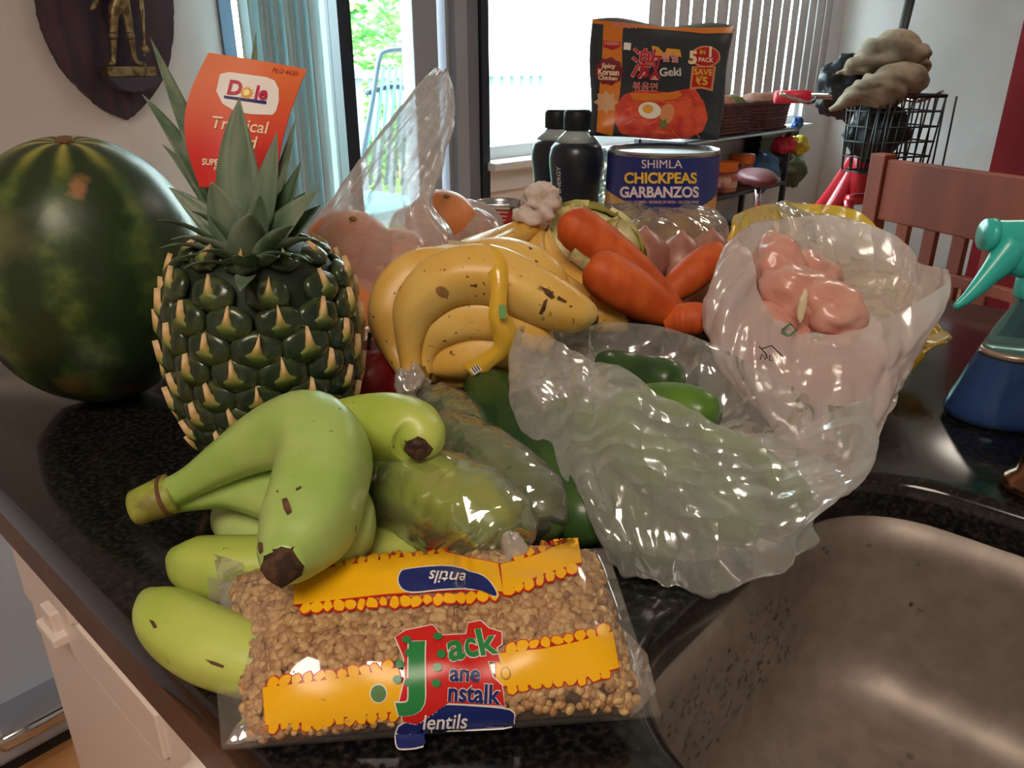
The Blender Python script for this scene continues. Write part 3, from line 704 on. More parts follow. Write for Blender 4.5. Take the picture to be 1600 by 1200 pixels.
for i, (a, b, lab) in enumerate([(1128, 1192, 'brown wicker basket on the rack nearer the blinds, left of its twin'), (1194, 1248, 'brown wicker basket on the rack beside the red bicycle grip')]):
    cw, hw = wicker_basket(a, b, lab)
    for k in range(3):
        solo('onion', lump(RM(cw + hw*(-.52+.52*k), 1.83, rz+.115), .075, .07, .06, .1, 2, 3, seed=k+i*3.0), tan[(k+i) % 3 if k != 1 else 0], ['leftmost', 'middle', 'rightmost'][k] + [' round tan onion in the left wicker basket', ' round tan onion in the right wicker basket'][i], 'onion', ['onions in the left basket', 'onions in the right basket'][i])
def jar(px, py, n, label):
    p = on_n(px, py, n); t = thing('food_jar', label, 'jar', (p.x, p.y, -.28), group='orange lidded jars')
    hgt = p.z + .28; r = .07
    part('glass', lathe([(r*.9, 0), (r, .01), (r, hgt-.07), (r*.86, hgt-.05), (r*.84, hgt-.045)], 24, (p.x, p.y, -.28)), M('jar_sauce', srgb(140, 70, 62), .15, var=srgb(190, 120, 100), scale=14, coat=.6), t)
    part('lid', lathe([(r*.92, hgt-.045), (r*.94, hgt-.04), (r*.94, hgt-.004), (r*.88, hgt)], 24, (p.x, p.y, -.28)), M('orange_lid', srgb(224, 112, 30), .4), t, sharp=40)
    part('label_band', lathe([(r*1.012, hgt*.2), (r*1.012, hgt*.55)], 24, (p.x, p.y, -.28), cap=False), M('jar_label', srgb(170, 84, 64), .5, var=srgb(210, 170, 150), scale=25), t)
jar(1132, 252, 1.79, 'jar of red sauce with orange lid, the nearer one right of the can'); jar(1160, 240, 1.86, 'jar of red sauce with orange lid, the farther one')
for px, py, n, rx, rz_, col, lab, nm in [
    (1192, 270, 1.80, .08, .10, srgb(60, 92, 130), 'crumpled blue plastic bag on the rack behind jars', 'blue_bag'),
    (1222, 228, 1.88, .09, .05, srgb(64, 90, 86), 'greenish grey packet on the middle of rack', 'packet'),
    (1226, 226, 1.74, .06, .045, srgb(170, 40, 52), 'red snack packet on the rack', 'snack_packet'),
    (1246, 226, 1.76, .06, .05, srgb(176, 160, 50), 'yellow snack packet beside the red one', 'snack_packet'),
    (1240, 265, 1.80, .07, .09, srgb(88, 96, 76), 'olive grey cloth bag at the rack end', 'bag'),
    (1246, 192, 1.80, .03, .03, srgb(36, 70, 130), 'small blue cap between the basket and the bike', 'cap')]:
    solo(nm, wrinkle(lump(on_n(px, py, n), rx, rx*.7, rz_, .3, 2, 4, seed=px), .008, 18, 1), M('pk_'+lab, col, .4, var=tuple(min(1, c*1.9) for c in col[:3])+(1,), scale=16), lab, nm.split('_')[-1])
# red cabinet and boxes at the right edge
rc0 = at(1553, 250, 2.55)
cabm = M('dark_red_cabinet', srgb(92, 16, 20), .9, spec=.1)
rcab = thing('red_shelf_unit', 'dark red upright shelf unit at the right edge', 'shelf', (rc0.x+.2, rc0.y, FLOOR))
part('side_panel', box(rc0.x-.01, rc0.x+.035, rc0.y-.30, rc0.y, FLOOR, 1.2, .004), cabm, rcab, smooth=False)
part('back_panel', box(rc0.x+.035, rc0.x+.75, rc0.y-.02, rc0.y, FLOOR, 1.2), cabm, rcab, smooth=False)
tz = at(1570, 212, 2.3).z; part('shelf_board', box(rc0.x+.035, rc0.x+.75, rc0.y-.29, rc0.y-.02, tz-.012, tz), cabm, rcab, smooth=False)
tz2 = at(1570, 275, 2.3).z; part('shelf_board', box(rc0.x+.035, rc0.x+.75, rc0.y-.29, rc0.y-.02, tz2-.012, tz2), cabm, rcab, smooth=False)
solo('steel_tray', join(box(rc0.x+.04, rc0.x+.5, rc0.y-.36, rc0.y-.06, tz+.001, tz+.006), box(rc0.x+.036, rc0.x+.5, rc0.y-.37, rc0.y-.36, tz+.001, tz+.026, .004), box(rc0.x+.036, rc0.x+.046, rc0.y-.37, rc0.y-.06, tz+.001, tz+.026, .004)), M('tray_steel', srgb(190, 180, 172), .2, metal=.9), 'shiny steel tray on the red shelf', 'tray', smooth=False)
db = thing('drawer_box', 'small white drawer box below the steel tray', 'box', (rc0.x+.2, rc0.y, tz2))
part('body', box(rc0.x+.04, rc0.x+.5, rc0.y-.28, rc0.y-.03, tz2+.001, tz-.02, .004), white, db, smooth=False)
hh = (tz-.02-tz2)/2
for k in range(2): part('drawer', box(rc0.x+.045, rc0.x+.495, rc0.y-.286, rc0.y-.28, tz2+.004+k*hh, tz2+hh-.004+k*hh, .002), white, db, smooth=False)

for px0, px1, n, zt_, col, lab in [(1176, 1232, 1.90, -.10, srgb(30, 38, 58), 'dark navy storage box on the rack behind the jars'), (1232, 1262, 1.90, -.06, srgb(44, 34, 36), 'dark brown storage box at the end of rack')]:
    a, b = wn(on_n(px0, 280, n))[0], min(wn(on_n(px1, 280, n))[0], rk[1]-.02)
    t = thing('storage_box', lab, 'box', RM((a+b)/2, n, -.28)); mt_ = M('sb_'+lab, col, .6)
    part('body', rbox(a, b, n-.02, n+.05, -.279, zt_-.02, .006), mt_, t, smooth=False); part('lid', rbox(a-.006, b+.006, n-.026, n+.056, zt_-.02, zt_, .005), mt_, t, smooth=False)
# ================================================================ WATERMELON
def melon_mat():
    m, nt, N, L, b = nodes('watermelon_rind')
    tc = N.new('ShaderNodeTexCoord'); sp = N.new('ShaderNodeSeparateXYZ')
    nz = N.new('ShaderNodeTexNoise'); nz.inputs['Scale'].default_value = 14; nz.inputs['Detail'].default_value = 6
    L.new(tc.outputs['Object'], nz.inputs['Vector']); L.new(tc.outputs['Object'], sp.inputs[0])
    at2 = N.new('ShaderNodeMath'); at2.operation = 'ARCTAN2'; L.new(sp.outputs[1], at2.inputs[0]); L.new(sp.outputs[0], at2.inputs[1])
    def math_(op, a, bb):
        q = N.new('ShaderNodeMath'); q.operation = op
        for i, s in enumerate((a, bb)):
            if s is None: continue
            if isinstance(s, (int, float)): q.inputs[i].default_value = s
            else: L.new(s, q.inputs[i])
        return q.outputs[0]
    ph = math_('ADD', math_('MULTIPLY', at2.outputs[0], 9.0), math_('MULTIPLY', math_('SUBTRACT', nz.outputs['Fac'], .5), 5.5))
    st = math_('SINE', ph, None)
    n2 = N.new('ShaderNodeTexNoise'); n2.inputs['Scale'].default_value = 55; n2.inputs['Detail'].default_value = 5; L.new(tc.outputs['Object'], n2.inputs['Vector'])
    st2 = math_('ADD', st, math_('MULTIPLY', math_('SUBTRACT', n2.outputs['Fac'], .5), 4.6))
    r = N.new('ShaderNodeValToRGB'); e = r.color_ramp.elements
    e[0].position = .40; e[0].color = srgb(40, 56, 32); e[1].position = 1.0; e[1].color = srgb(88, 104, 52)
    k = e.new(.70); k.color = srgb(56, 76, 38)
    rng = N.new('ShaderNodeMapRange'); rng.inputs['From Min'].default_value = -1.6; rng.inputs['From Max'].default_value = 1.6; L.new(st2, rng.inputs['Value']); L.new(rng.outputs[0], r.inputs[0])
    # pale rays round the stem end
    rad = math_('SQRT', math_('ADD', math_('MULTIPLY', sp.outputs[0], sp.outputs[0]), math_('MULTIPLY', sp.outputs[1], sp.outputs[1])), None)
    top = N.new('ShaderNodeMapRange'); top.inputs['From Min'].default_value = .055; top.inputs['From Max'].default_value = .012; top.inputs['To Max'].default_value = 1; L.new(rad, top.inputs['Value'])
    zz = N.new('ShaderNodeMapRange'); zz.inputs['From Min'].default_value = .0; zz.inputs['From Max'].default_value = .02; L.new(sp.outputs[2], zz.inputs['Value'])
    ray = math_('POWER', math_('ABSOLUTE', math_('SINE', math_('ADD', math_('MULTIPLY', at2.outputs[0], 4.5), math_('MULTIPLY', nz.outputs['Fac'], 1.5)), None), None), 5.0)
    x = N.new('ShaderNodeMix'); x.data_type = 'RGBA'; x.inputs[7].default_value = srgb(172, 160, 78)
    L.new(math_('MULTIPLY', math_('MULTIPLY', ray, top.outputs[0]), zz.outputs[0]), x.inputs[0]); L.new(r.outputs[0], x.inputs[6])
    # brown scars and a dusty patch with edges of their own
    def spot(loc, size, prev, col, sharp=.2, nscale=40, stretch=(1, 1, 1)):
        loc = Matrix.Rotation(R_(29), 3, 'Z') @ Vector(loc)
        mp = N.new('ShaderNodeMapping'); mp.vector_type = 'POINT'; mp.inputs['Location'].default_value = tuple(-c*s for c, s in zip(loc, stretch)); mp.inputs['Scale'].default_value = stretch
        L.new(tc.outputs['Object'], mp.inputs[0])
        ln = N.new('ShaderNodeVectorMath'); ln.operation = 'LENGTH'; L.new(mp.outputs[0], ln.inputs[0])
        n3 = N.new('ShaderNodeTexNoise'); n3.inputs['Scale'].default_value = nscale; n3.inputs['Detail'].default_value = 4; L.new(tc.outputs['Object'], n3.inputs['Vector'])
        dd = math_('ADD', ln.outputs['Value'], math_('MULTIPLY', math_('SUBTRACT', n3.outputs['Fac'], .5), size*2.6))
        q = N.new('ShaderNodeMapRange'); q.inputs['From Min'].default_value = size; q.inputs['From Max'].default_value = size*(1-sharp); L.new(dd, q.inputs['Value'])
        y = N.new('ShaderNodeMix'); y.data_type = 'RGBA'; y.inputs[7].default_value = col; L.new(q.outputs[0], y.inputs[0]); L.new(prev, y.inputs[6]); return y.outputs[2]
    o = spot((-.045, -.068, .062), .030, x.outputs[2], srgb(112, 110, 78), 1.4, 24)
    o = spot((.002, -.056, .090), .0125, o, srgb(146, 106, 70), .6, 60, (1.7, 1, .7))
    o = spot((.03, -.075, -.085), .026, o, srgb(92, 62, 40), .8, 30, (.6, 1, 1.6))
    o = spot((-.03, -.08, -.07), .02, o, srgb(112, 92, 44), .9, 36, (1, 1, .8))
    L.new(o, b.inputs['Base Color'])
    b.inputs['Roughness'].default_value = .34; b.inputs['Specular IOR Level'].default_value = .4
    bp = N.new('ShaderNodeBump'); bp.inputs['Strength'].default_value = .08; bp.inputs['Distance'].default_value = .004; L.new(n2.outputs['Fac'], bp.inputs['Height']); L.new(bp.outputs[0], b.inputs['Normal'])
    return m
mr, mzr = .0975, .1175
mc = at(142, 430, .676); mc.z = mzr*.985
V, F = [], []
NS, NR = 96, 60
for j in range(NR+1):
    a = math.pi*j/NR
    for i in range(NS):
        t = 2*math.pi*i/NS; rr_ = mr*math.sin(a)*(1 + .006*math.cos(t*9))
        z = mzr*math.cos(a) - .004*math.exp(-(math.sin(a)/.16)**2)*(1 if a < 1 else 0)
        V.append(Vector((rr_*math.cos(t), rr_*math.sin(t), z)))
for j in range(NR):
    for i in range(NS): F.append((j*NS+i, j*NS+(i+1) % NS, (j+1)*NS+(i+1) % NS, (j+1)*NS+i))
mel = thing('watermelon', 'big dark green striped watermelon standing upright at the left', 'watermelon', mat4=Matrix.Translation(mc) @ Matrix.Rotation(R_(7), 4, 'X') @ Matrix.Rotation(R_(5), 4, 'Y'))
part('rind', xf((V, F), WM[mel]), melon_mat(), mel)
part('stem_scar', xf(lump((0, 0, mzr-.003), .007, .007, .004, .4, 3, 3), WM[mel]), M('stem_scar', srgb(110, 78, 58), .8), mel)

# ================================================================ PINEAPPLE
PC = at(408, 562, .56); PZ0, PH = .006, .168
ptilt = Matrix.Translation((PC.x, PC.y, PZ0)) @ Matrix.Rotation(R_(2.5), 4, 'Y')
pine = thing('pineapple', 'upright pineapple with spiny green eyes and grey-green leafy crown', 'pineapple', mat4=ptilt)
prof = cat([(.026, 0), (.042, .012), (.057, .045), (.0625, .085), (.061, .125), (.051, .155), (.030, .168)], 30)
def prad(z):
    for (r0, z0), (r1, z1) in zip(prof, prof[1:]):
        if z0 <= z <= z1: return r0 + (r1-r0)*(z-z0)/max(z1-z0, 1e-6), (r1-r0)/max(z1-z0, 1e-6)
    return prof[-1][0], -1
part('core', xf(lathe([(r-.003, z) for r, z in prof], 40), ptilt), M('pine_core', srgb(30, 42, 26), .6), pine)
eye_m = M('pine_eye', srgb(34, 50, 34), .28, var=srgb(62, 74, 38), scale=70, lo=.45, hi=.65, bump=(260, .25), coat=.35)
eg = ico(3); EV = []
for v in eg[0]:
    a = math.atan2(v.y, v.x); hexk = 1/(max(abs(math.cos(a - R_(60)*k)) for k in range(6)))**.5*.97
    EV.append(Vector((v.x*.0175*hexk, v.y*.0135*hexk, v.z*.0072 + .001 - .003*math.exp(-((v.x)**2+(v.y-.25)**2)/.12)*(v.z > 0))))
eye_me = mk('eye', EV, eg[1]); eye_me.materials.append(eye_m)
def bract_mat():
    m, nt, N, L, b = nodes('pine_bract'); tc = N.new('ShaderNodeTexCoord'); sp = N.new('ShaderNodeSeparateXYZ'); L.new(tc.outputs['Object'], sp.inputs[0])
    r = N.new('ShaderNodeMapRange'); r.inputs['From Min'].default_value = -.011; r.inputs['From Max'].default_value = .014; L.new(sp.outputs[1], r.inputs[0])
    c = N.new('ShaderNodeValToRGB'); e = c.color_ramp.elements; e[0].color = srgb(44, 66, 36); e[0].position = .08; e[1].color = srgb(214, 178, 132); e[1].position = .85
    k = e.new(.36); k.color = srgb(88, 106, 46); k = e.new(.52); k.color = srgb(150, 138, 68); k = e.new(.68); k.color = srgb(204, 166, 108)
    L.new(r.outputs[0], c.inputs[0]); L.new(c.outputs[0], b.inputs['Base Color']); b.inputs['Roughness'].default_value = .5; return m
bl = [(0, .0150, .0078), (.0015, .0065, .0078), (.0034, .0010, .0062), (.0090, -.0022, .0045), (.0165, -.0050, .001), (.0085, -.0080, .003), (.0035, -.0085, .0038), (0, -.0115, .0026),
      (-.0035, -.0085, .0038), (-.0085, -.0080, .003), (-.0165, -.0050, .001), (-.0090, -.0022, .0045), (-.0034, .0010, .0062), (-.0015, .0065, .0078)]
BV = [Vector((0, -.001, .0080))] + [Vector(p) for p in bl] + [Vector((x, y, z-.004)) for x, y, z in bl]
n_ = len(bl); BF = [(0, 1+i, 1+(i+1) % n_) for i in range(n_)] + [(1+i, 1+n_+i, 1+n_+(i+1) % n_, 1+(i+1) % n_) for i in range(n_)]
br_me = mk('bract', BV, BF, True); fixn(br_me); br_me.materials.append(bract_mat())
random.seed(5)
rows = 10
for j in range(rows):
    z = .010 + j*(PH-.016)/(rows-1); r, sl = prad(z)
    cnt = 13 if .02 < z < .145 else 10
    for i in range(cnt):
        a = 2*math.pi*(i + .5*(j % 2))/cnt + .1 + random.uniform(-.03, .03)
        nrm = Vector((math.cos(a), math.sin(a), -sl)).normalized(); up = Vector((0, 0, 1)); up = (up - nrm*up.dot(nrm)).normalized(); xa = up.cross(nrm)
        s = max(.62, r/.066)*random.uniform(.95, 1.06)
        rot = Matrix((xa, up, nrm)).transposed().to_4x4()
        mw = ptilt @ Matrix.Translation((r*math.cos(a), r*math.sin(a), z)) @ rot @ Matrix.Scale(s, 4)
        e = inst('eye', eye_me, pine, mw)
        inst('bract', br_me, e, mw @ Matrix.Translation((0, -.001, .002)) @ Matrix.Rotation(random.uniform(-.2, .2), 4, 'Z') @ Matrix.Rotation(random.uniform(-.05, .12), 4, 'X'))
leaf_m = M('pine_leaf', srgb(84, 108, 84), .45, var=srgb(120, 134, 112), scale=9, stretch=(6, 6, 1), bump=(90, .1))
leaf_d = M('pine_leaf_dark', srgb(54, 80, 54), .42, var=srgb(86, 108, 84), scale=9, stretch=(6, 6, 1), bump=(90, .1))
def leaf(base, tip, ctrl, wid, mat, face, curl=.35, name='leaf'):
    V, F = [], []; n = 16; side0 = None
    for k in range(n+1):
        t = k/n; p = base*(1-t)**2 + ctrl*2*t*(1-t) + tip*t*t
        tg = ((ctrl-base)*(1-t) + (tip-ctrl)*t).normalized()
        fz = (face - tg*face.dot(tg)).normalized(); sd = tg.cross(fz)
        w = wid*.5*(1 if t < .3 else max(0.02, (1-((t-.3)/.7)**1.5)))*(.75+.25*min(1, t/.25))
        th = .0011*(1-t*.6)
        for s, off in ((-1, curl*w), (-.5, curl*.3*w), (0, 0), (.5, curl*.3*w), (1, curl*w)): V.append(p + sd*(s*w) + fz*off)
        for s, off in ((1, curl*w-th*.4), (.5, curl*.3*w-th), (0, -th), (-.5, curl*.3*w-th), (-1, curl*w-th*.4)): V.append(p + sd*(s*w) + fz*off)
    for k in range(n):
        for i in range(10): i2 = (i+1) % 10; F.append((k*10+i, k*10+i2, (k+1)*10+i2, (k+1)*10+i))
    F.append(tuple(range(10))[::-1]); F.append(tuple(range(n*10, n*10+10)))
    return part(name, (V, F), mat, pine)
crown = ptilt @ Vector((0, 0, PH))
CD = proj(crown)[2]
#        tip px         base px     width px  tip depth offset, bend px
LV = [((234, 57), (352, 345), 30, .06, (-6, -10)), ((222, 147), (345, 345), 32, .05, (0, -22)), ((400, 50), (392, 345), 30, .08, (-4, 0)), ((374, 153), (382, 350), 52, -.020, (-10, -10)),
      ((433, 206), (402, 360), 34, -.022, (4, 6)), ((462, 186), (425, 350), 20, .03, (0, 10)), ((470, 252), (415, 372), 28, -.01, (6, 14)), ((450, 248), (418, 360), 20, .012, (0, 10)),
      ((499, 296), (408, 385), 34, -.02, (0, -6)), ((501, 320), (415, 392), 28, -.012, (4, 0)), ((264, 293), (372, 378), 30, -.015, (-10, -12)), ((254, 226), (362, 368), 28, .045, (0, -16)),
      ((270, 228), (360, 365), 28, .05, (10, -8)), ((329, 284), (376, 380), 44, -.03, (-8, -14)), ((391, 334), (388, 405), 44, -.045, (-4, -14)), ((244, 344), (372, 396), 26, -.02, (-4, -24)),
      ((267, 374), (375, 400), 30, -.035, (-4, -26)), ((248, 388), (372, 408), 26, -.03, (0, -30)), ((271, 408), (376, 414), 24, -.035, (0, -28)), ((285, 420), (378, 416), 20, -.045, (0, -24)),
      ((500, 377), (408, 402), 32, -.03, (6, -26)), ((484, 409), (405, 410), 24, -.04, (6, -26)), ((478, 420), (408, 412), 24, -.01, (0, -26)), ((407, 304), (400, 372), 34, -.035, (8, -6)),
      ((381, 402), (384, 420), 34, -.06, (0, -14)), ((344, 408), (376, 420), 24, -.05, (-4, -14)), ((436, 402), (400, 418), 30, -.05, (4, -16)), ((300, 330), (380, 395), 32, -.025, (-4, -20)),
      ((460, 352), (405, 402), 30, -.04, (4, -18)), ((310, 395), (378, 412), 26, -.05, (-4, -22)), ((478, 300), (412, 380), 24, .03, (0, -10)), ((330, 250), (372, 360), 28, .07, (0, -8)),
      ((375, 455), (388, 412), 22, -.078, (0, 4)), ((440, 215), (404, 345), 24, .05, (0, 0)), ((352, 180), (380, 345), 30, .05, (0, 0)), ((455, 400), (402, 412), 26, -.045, (0, -22))]
for i, (tp, bp_, wd, dz, bend) in enumerate(LV):
    bx_ = bp_[0] + (388-bp_[0])*.2
    base = at(bx_, bp_[1] + 18, CD + dz*.35); tip = at(tp[0], tp[1], CD + dz*1.15)
    ctrl = at((bx_+tp[0])/2 + bend[0], (bp_[1]+tp[1])/2 + bend[1], CD + dz*.9)
    out = ((base+tip)/2 - crown); out.z = 0
    face = -out.normalized()*.9 + Vector((0, 0, .5)) if out.length > .015 else Vector((0, -1, .3))
    if dz < -.008: face = Vector((-out.x*4, .35, .9)) if tp[1] > 320 else Vector((-out.x*6, -1.0, .5))
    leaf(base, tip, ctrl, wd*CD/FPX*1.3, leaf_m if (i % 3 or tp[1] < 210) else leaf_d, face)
# paper tag tucked into the crown
tagpix = {'tl': at(326, 82, .556), 'tr': at(479, 108, .560), 'bl': at(312, 292, .536), 'br': at(428, 305, .540)}
def tag_fn(u, v):
    p = (tagpix['bl']*(1-u) + tagpix['br']*u)*(1-v) + (tagpix['tl']*(1-u) + tagpix['tr']*u)*v
    return p + Vector((-.014*math.sin(math.pi*v)*(1-u*.7), .008*math.sin(math.pi*u), 0))
def grid(fn, nu, nv, u0=0, u1=1, v0=0, v1=1):
    V = [fn(u0+(u1-u0)*i/nu, v0+(v1-v0)*j/nv) for j in range(nv+1) for i in range(nu+1)]
    F = [(j*(nu+1)+i, j*(nu+1)+i+1, (j+1)*(nu+1)+i+1, (j+1)*(nu+1)+i) for j in range(nv) for i in range(nu)]
    return V, F
def fnorm(fn, u, v):
    e = 1e-3; n = (fn(u+e, v)-fn(u-e, v)).cross(fn(u, v+e)-fn(u, v-e)).normalized()
    return n if n.dot(Vector((0, 0, CAM_H)) - fn(u, v)) > 0 else -n
def uv_of(fn, px, py, g=(.5, .5), it=9, lim=(-.1, 1.1)):
    u, v = g
    for _ in range(it):
        a = proj(fn(u, v)); ex, ey = px-a[0], py-a[1]
        if abs(ex)+abs(ey) < .05: break
        h_ = 2e-3; b = proj(fn(u+h_, v)); c = proj(fn(u, v+h_))
        j11, j21, j12, j22 = (b[0]-a[0])/h_, (b[1]-a[1])/h_, (c[0]-a[0])/h_, (c[1]-a[1])/h_
        det = j11*j22 - j12*j21
        if abs(det) < 1e-6: break
        du, dv = (ex*j22 - ey*j12)/det, (ey*j11 - ex*j21)/det
        u = min(lim[1], max(lim[0], u + max(-.3, min(.3, du)))); v = min(lim[1], max(lim[0], v + max(-.3, min(.3, dv))))
    return u, v
def drape(geo, fn, lift=.0004):
    out = []
    for p in geo[0]:
        u, v = uv_of(fn, p[0], p[1]); out.append(fn(u, v) + fnorm(fn, u, v)*lift)
    return out, geo[1]
def tpx(body, cx, cy, size, rot=0.0, bold=0.0, shear=0.0, sx=1.0, me=6.0, spacing=1.0):
    """lettering in photo pixels: rot in degrees, anticlockwise as seen"""
    g = text_geo(body, size, bold*size, shear, spacing, maxedge=me); c, s = math.cos(R_(rot)), math.sin(R_(rot))
    return [Vector((cx + (x*sx)*c - y*s, cy - ((x*sx)*s + y*c), 0)) for x, y, _ in [tuple(v) for v in g[0]]], g[1]
def flatgrid_solid(fn, th, nu=14, nv=18):
    a = grid(fn, nu, nv); n = len(a[0])
    back = [p - fnorm(fn, (i % (nu+1))/nu, (i//(nu+1))/nv)*th for i, p in enumerate(a[0])]
    F = list(a[1]) + [tuple(i+n for i in f)[::-1] for f in a[1]]
    edge = [i for i in range(nu+1)] + [(j+1)*(nu+1)-1 for j in range(1, nv+1)] + [nv*(nu+1)+i for i in range(nu-1, -1, -1)] + [j*(nu+1) for j in range(nv-1, 0, -1)]
    for k in range(len(edge)): a1, b1 = edge[k], edge[(k+1) % len(edge)]; F.append((a1, b1, b1+n, a1+n))
    return a[0]+back, F
def tag_mat():
    m, nt, N, L, b = nodes('tag_card'); tc = N.new('ShaderNodeTexCoord'); sp = N.new('ShaderNodeSeparateXYZ'); L.new(tc.outputs['Object'], sp.inputs[0])
    r = N.new('ShaderNodeMapRange'); r.inputs['From Min'].default_value = .0; r.inputs['From Max'].default_value = .09; L.new(sp.outputs[2], r.inputs[0])
    c = N.new('ShaderNodeValToRGB'); e = c.color_ramp.elements; e[0].color = srgb(206, 36, 30); e[0].position = .25; e[1].color = srgb(224, 112, 60); e[1].position = .8
    L.new(r.outputs[0], c.inputs[0]); L.new(c.outputs[0], b.inputs['Base Color']); b.inputs['Roughness'].default_value = .45; return m
tag = thing('paper_tag', 'orange-red paper tag with white logo tucked in the pineapple crown', 'tag', tagpix['bl'])
part('card', flatgrid_solid(tag_fn, .0006), tag_mat(), tag, sharp=60)
ink = lambda nm, c, r=.45: M('ink_'+nm, c, r)
cream, wht = ink('cream', srgb(240, 214, 178)), ink('white', srgb(238, 232, 228))
part('logo_patch', drape(fill2d([(338+ (x)*98, 113 + y*66) for x, y in [(.06, .05), (.2, 0), (.5, .06), (.8, .12), (.93, .2), (1, .4), (1, .7), (.96, .92), (.9, 1.02), (.55, 1.0), (.3, .93), (.1, .75), (0, .45)]], 8), tag_fn, .0005), wht, tag)
lm = ink('logo_red', srgb(190, 28, 74))
part('lettering', drape(tpx('D', 366, 139, 31, -6, .035, .12), tag_fn, .0010), lm, tag)
part('lettering', drape(tpx('le', 408, 147, 29, -6, .035, .12), tag_fn, .0010), lm, tag)
def star(cx, cy, r0, r1, n): return [(cx + (r1 if k % 2 else r0)*math.cos(math.pi*k/n), cy + (r1 if k % 2 else r0)*math.sin(math.pi*k/n)) for k in range(2*n)]
part('sunburst', drape(fill2d(star(386, 146, 11.5, 6.5, 12), 5), tag_fn, .0011), ink('sun', srgb(240, 168, 40)), tag)
part('sun_center', drape(fill2d(ell(386, 146, 5, 5), 5), tag_fn, .0014), ink('sun_pale', srgb(255, 236, 170)), tag)
part('underline', drape(fill2d([(350, 150), (417, 159), (417, 164), (350, 154)], 6), tag_fn, .0010), ink('navy', srgb(34, 40, 112)), tag)
part('lettering', drape(tpx('PLU 4430', 445, 113, 10, -9, .01, .3), tag_fn, .0008), ink('rust', srgb(186, 84, 52)), tag)
part('lettering', drape(tpx('Tropical', 374, 197, 27, -6, .012, .15), tag_fn, .0008), cream, tag)
part('lettering', drape(tpx('Gold', 374, 222, 27, -6, .012, .15), tag_fn, .0008), cream, tag)
part('lettering', drape(tpx('SUPER SWEET', 352, 256, 14, -3, .03, 0, .85), tag_fn, .0008), cream, tag)
part('lettering', drape(tpx('PINEAPPLE', 352, 266, 9, -3, .02, 0, .85), tag_fn, .0008), cream, tag)
# ================================================================ BANANAS
def banana_mat(name, c1, c2, spots=None, scale=22, dens=.70, rough=.36):
    m, nt, N, L, b = nodes(name); tc = N.new('ShaderNodeTexCoord')
    n1 = N.new('ShaderNodeTexNoise'); n1.inputs['Scale'].default_value = scale; n1.inputs['Detail'].default_value = 4; L.new(tc.outputs['Object'], n1.inputs['Vector'])
    r = N.new('ShaderNodeMapRange'); r.inputs['From Min'].default_value = .36; r.inputs['From Max'].default_value = .64; L.new(n1.outputs['Fac'], r.inputs[0])
    x = N.new('ShaderNodeMix'); x.data_type = 'RGBA'; x.inputs[6].default_value = c1; x.inputs[7].default_value = c2; L.new(r.outputs[0], x.inputs[0]); o = x.outputs[2]
    if spots:
        for sc_, lo, hi in ((170, dens, dens+.04), (38, dens+.02, dens+.05)):
            n2 = N.new('ShaderNodeTexNoise'); n2.inputs['Scale'].default_value = sc_; n2.inputs['Detail'].default_value = 2.5; L.new(tc.outputs['Object'], n2.inputs['Vector'])
            q = N.new('ShaderNodeMapRange'); q.inputs['From Min'].default_value = lo; q.inputs['From Max'].default_value = hi; L.new(n2.outputs['Fac'], q.inputs[0])
            y = N.new('ShaderNodeMix'); y.data_type = 'RGBA'; y.inputs[7].default_value = spots; L.new(q.outputs[0], y.inputs[0]); L.new(o, y.inputs[6]); o = y.outputs[2]
    L.new(o, b.inputs['Base Color']); b.inputs['Roughness'].default_value = rough; b.inputs['Specular IOR Level'].default_value = .45
    b.inputs['Subsurface Weight'].default_value = .08; b.inputs['Subsurface Radius'].default_value = (.006, .005, .002)
    return m
green_m = banana_mat('green_banana_skin', srgb(150, 180, 88), srgb(184, 202, 124), srgb(84, 66, 40), 16, .72)
lime_m = banana_mat('lime_banana_skin', srgb(164, 184, 74), srgb(190, 202, 102), srgb(84, 64, 40), 16, .72)
yell_m = banana_mat('yellow_banana_skin', srgb(222, 172, 76), srgb(234, 196, 112), srgb(104, 64, 36), 18, .67)
bstem_m = M('banana_tip', srgb(46, 30, 22), .85, var=srgb(84, 58, 38), scale=180, bump=(300, .5))
stem_y = M('banana_stem_cut', srgb(150, 120, 52), .6, var=srgb(110, 84, 40), scale=90)
from mathutils.bvhtree import BVHTree
BGEO = {}
bruise_m = M('banana_bruise', srgb(104, 66, 36), .6, var=srgb(66, 40, 24), scale=200)
def bruise(o, loop, lift=.0003, mat=None):
    """a dark mark that lies on the skin of one banana"""
    bv = BVHTree.FromPolygons([tuple(v) for v in BGEO[o][0]], BGEO[o][1]); g = fill2d(loop, 6); V = []; c = Vector((0, 0, CAM_H))
    for p in g[0]:
        d = (at(p[0], p[1], 1) - c).normalized(); hit = bv.ray_cast(c, d)
        if hit[0] is None: return
        V.append(hit[0] - d*lift*1.5)
    part('bruise', (V, g[1]), mat or bruise_m, o)
def pth(pts): return [at(*p) for p in pts]
def banana(parent, pts, radii, mat, name='banana', ph=.3, tip=True, tipr=None, tiplen=.004, seg=20, n=44, amp=.05):
    P = pth(pts)
    g = tube(P, radii, seg, n, lambda a, t: 1 + 3.6*amp*((1/max(math.cos(((a+ph) % (2*math.pi/5)) - math.pi/5), .5)) - 1.10)*min(1, 4*t*(1-t)*1.8)*2.2, True)
    o = part(name, g, mat, parent); BGEO[o] = g
    if tip:
        d = (P[-1]-P[-2]).normalized(); r = tipr or radii[-1]
        part('blossom_tip', tube([P[-1]-d*.002, P[-1]+d*tiplen*.6, P[-1]+d*tiplen], [r*1.02, r*.9, r*.55], 12, 6, lambda a, t: 1+.12*math.sin(a*4+t*3)), bstem_m, o)
    return o
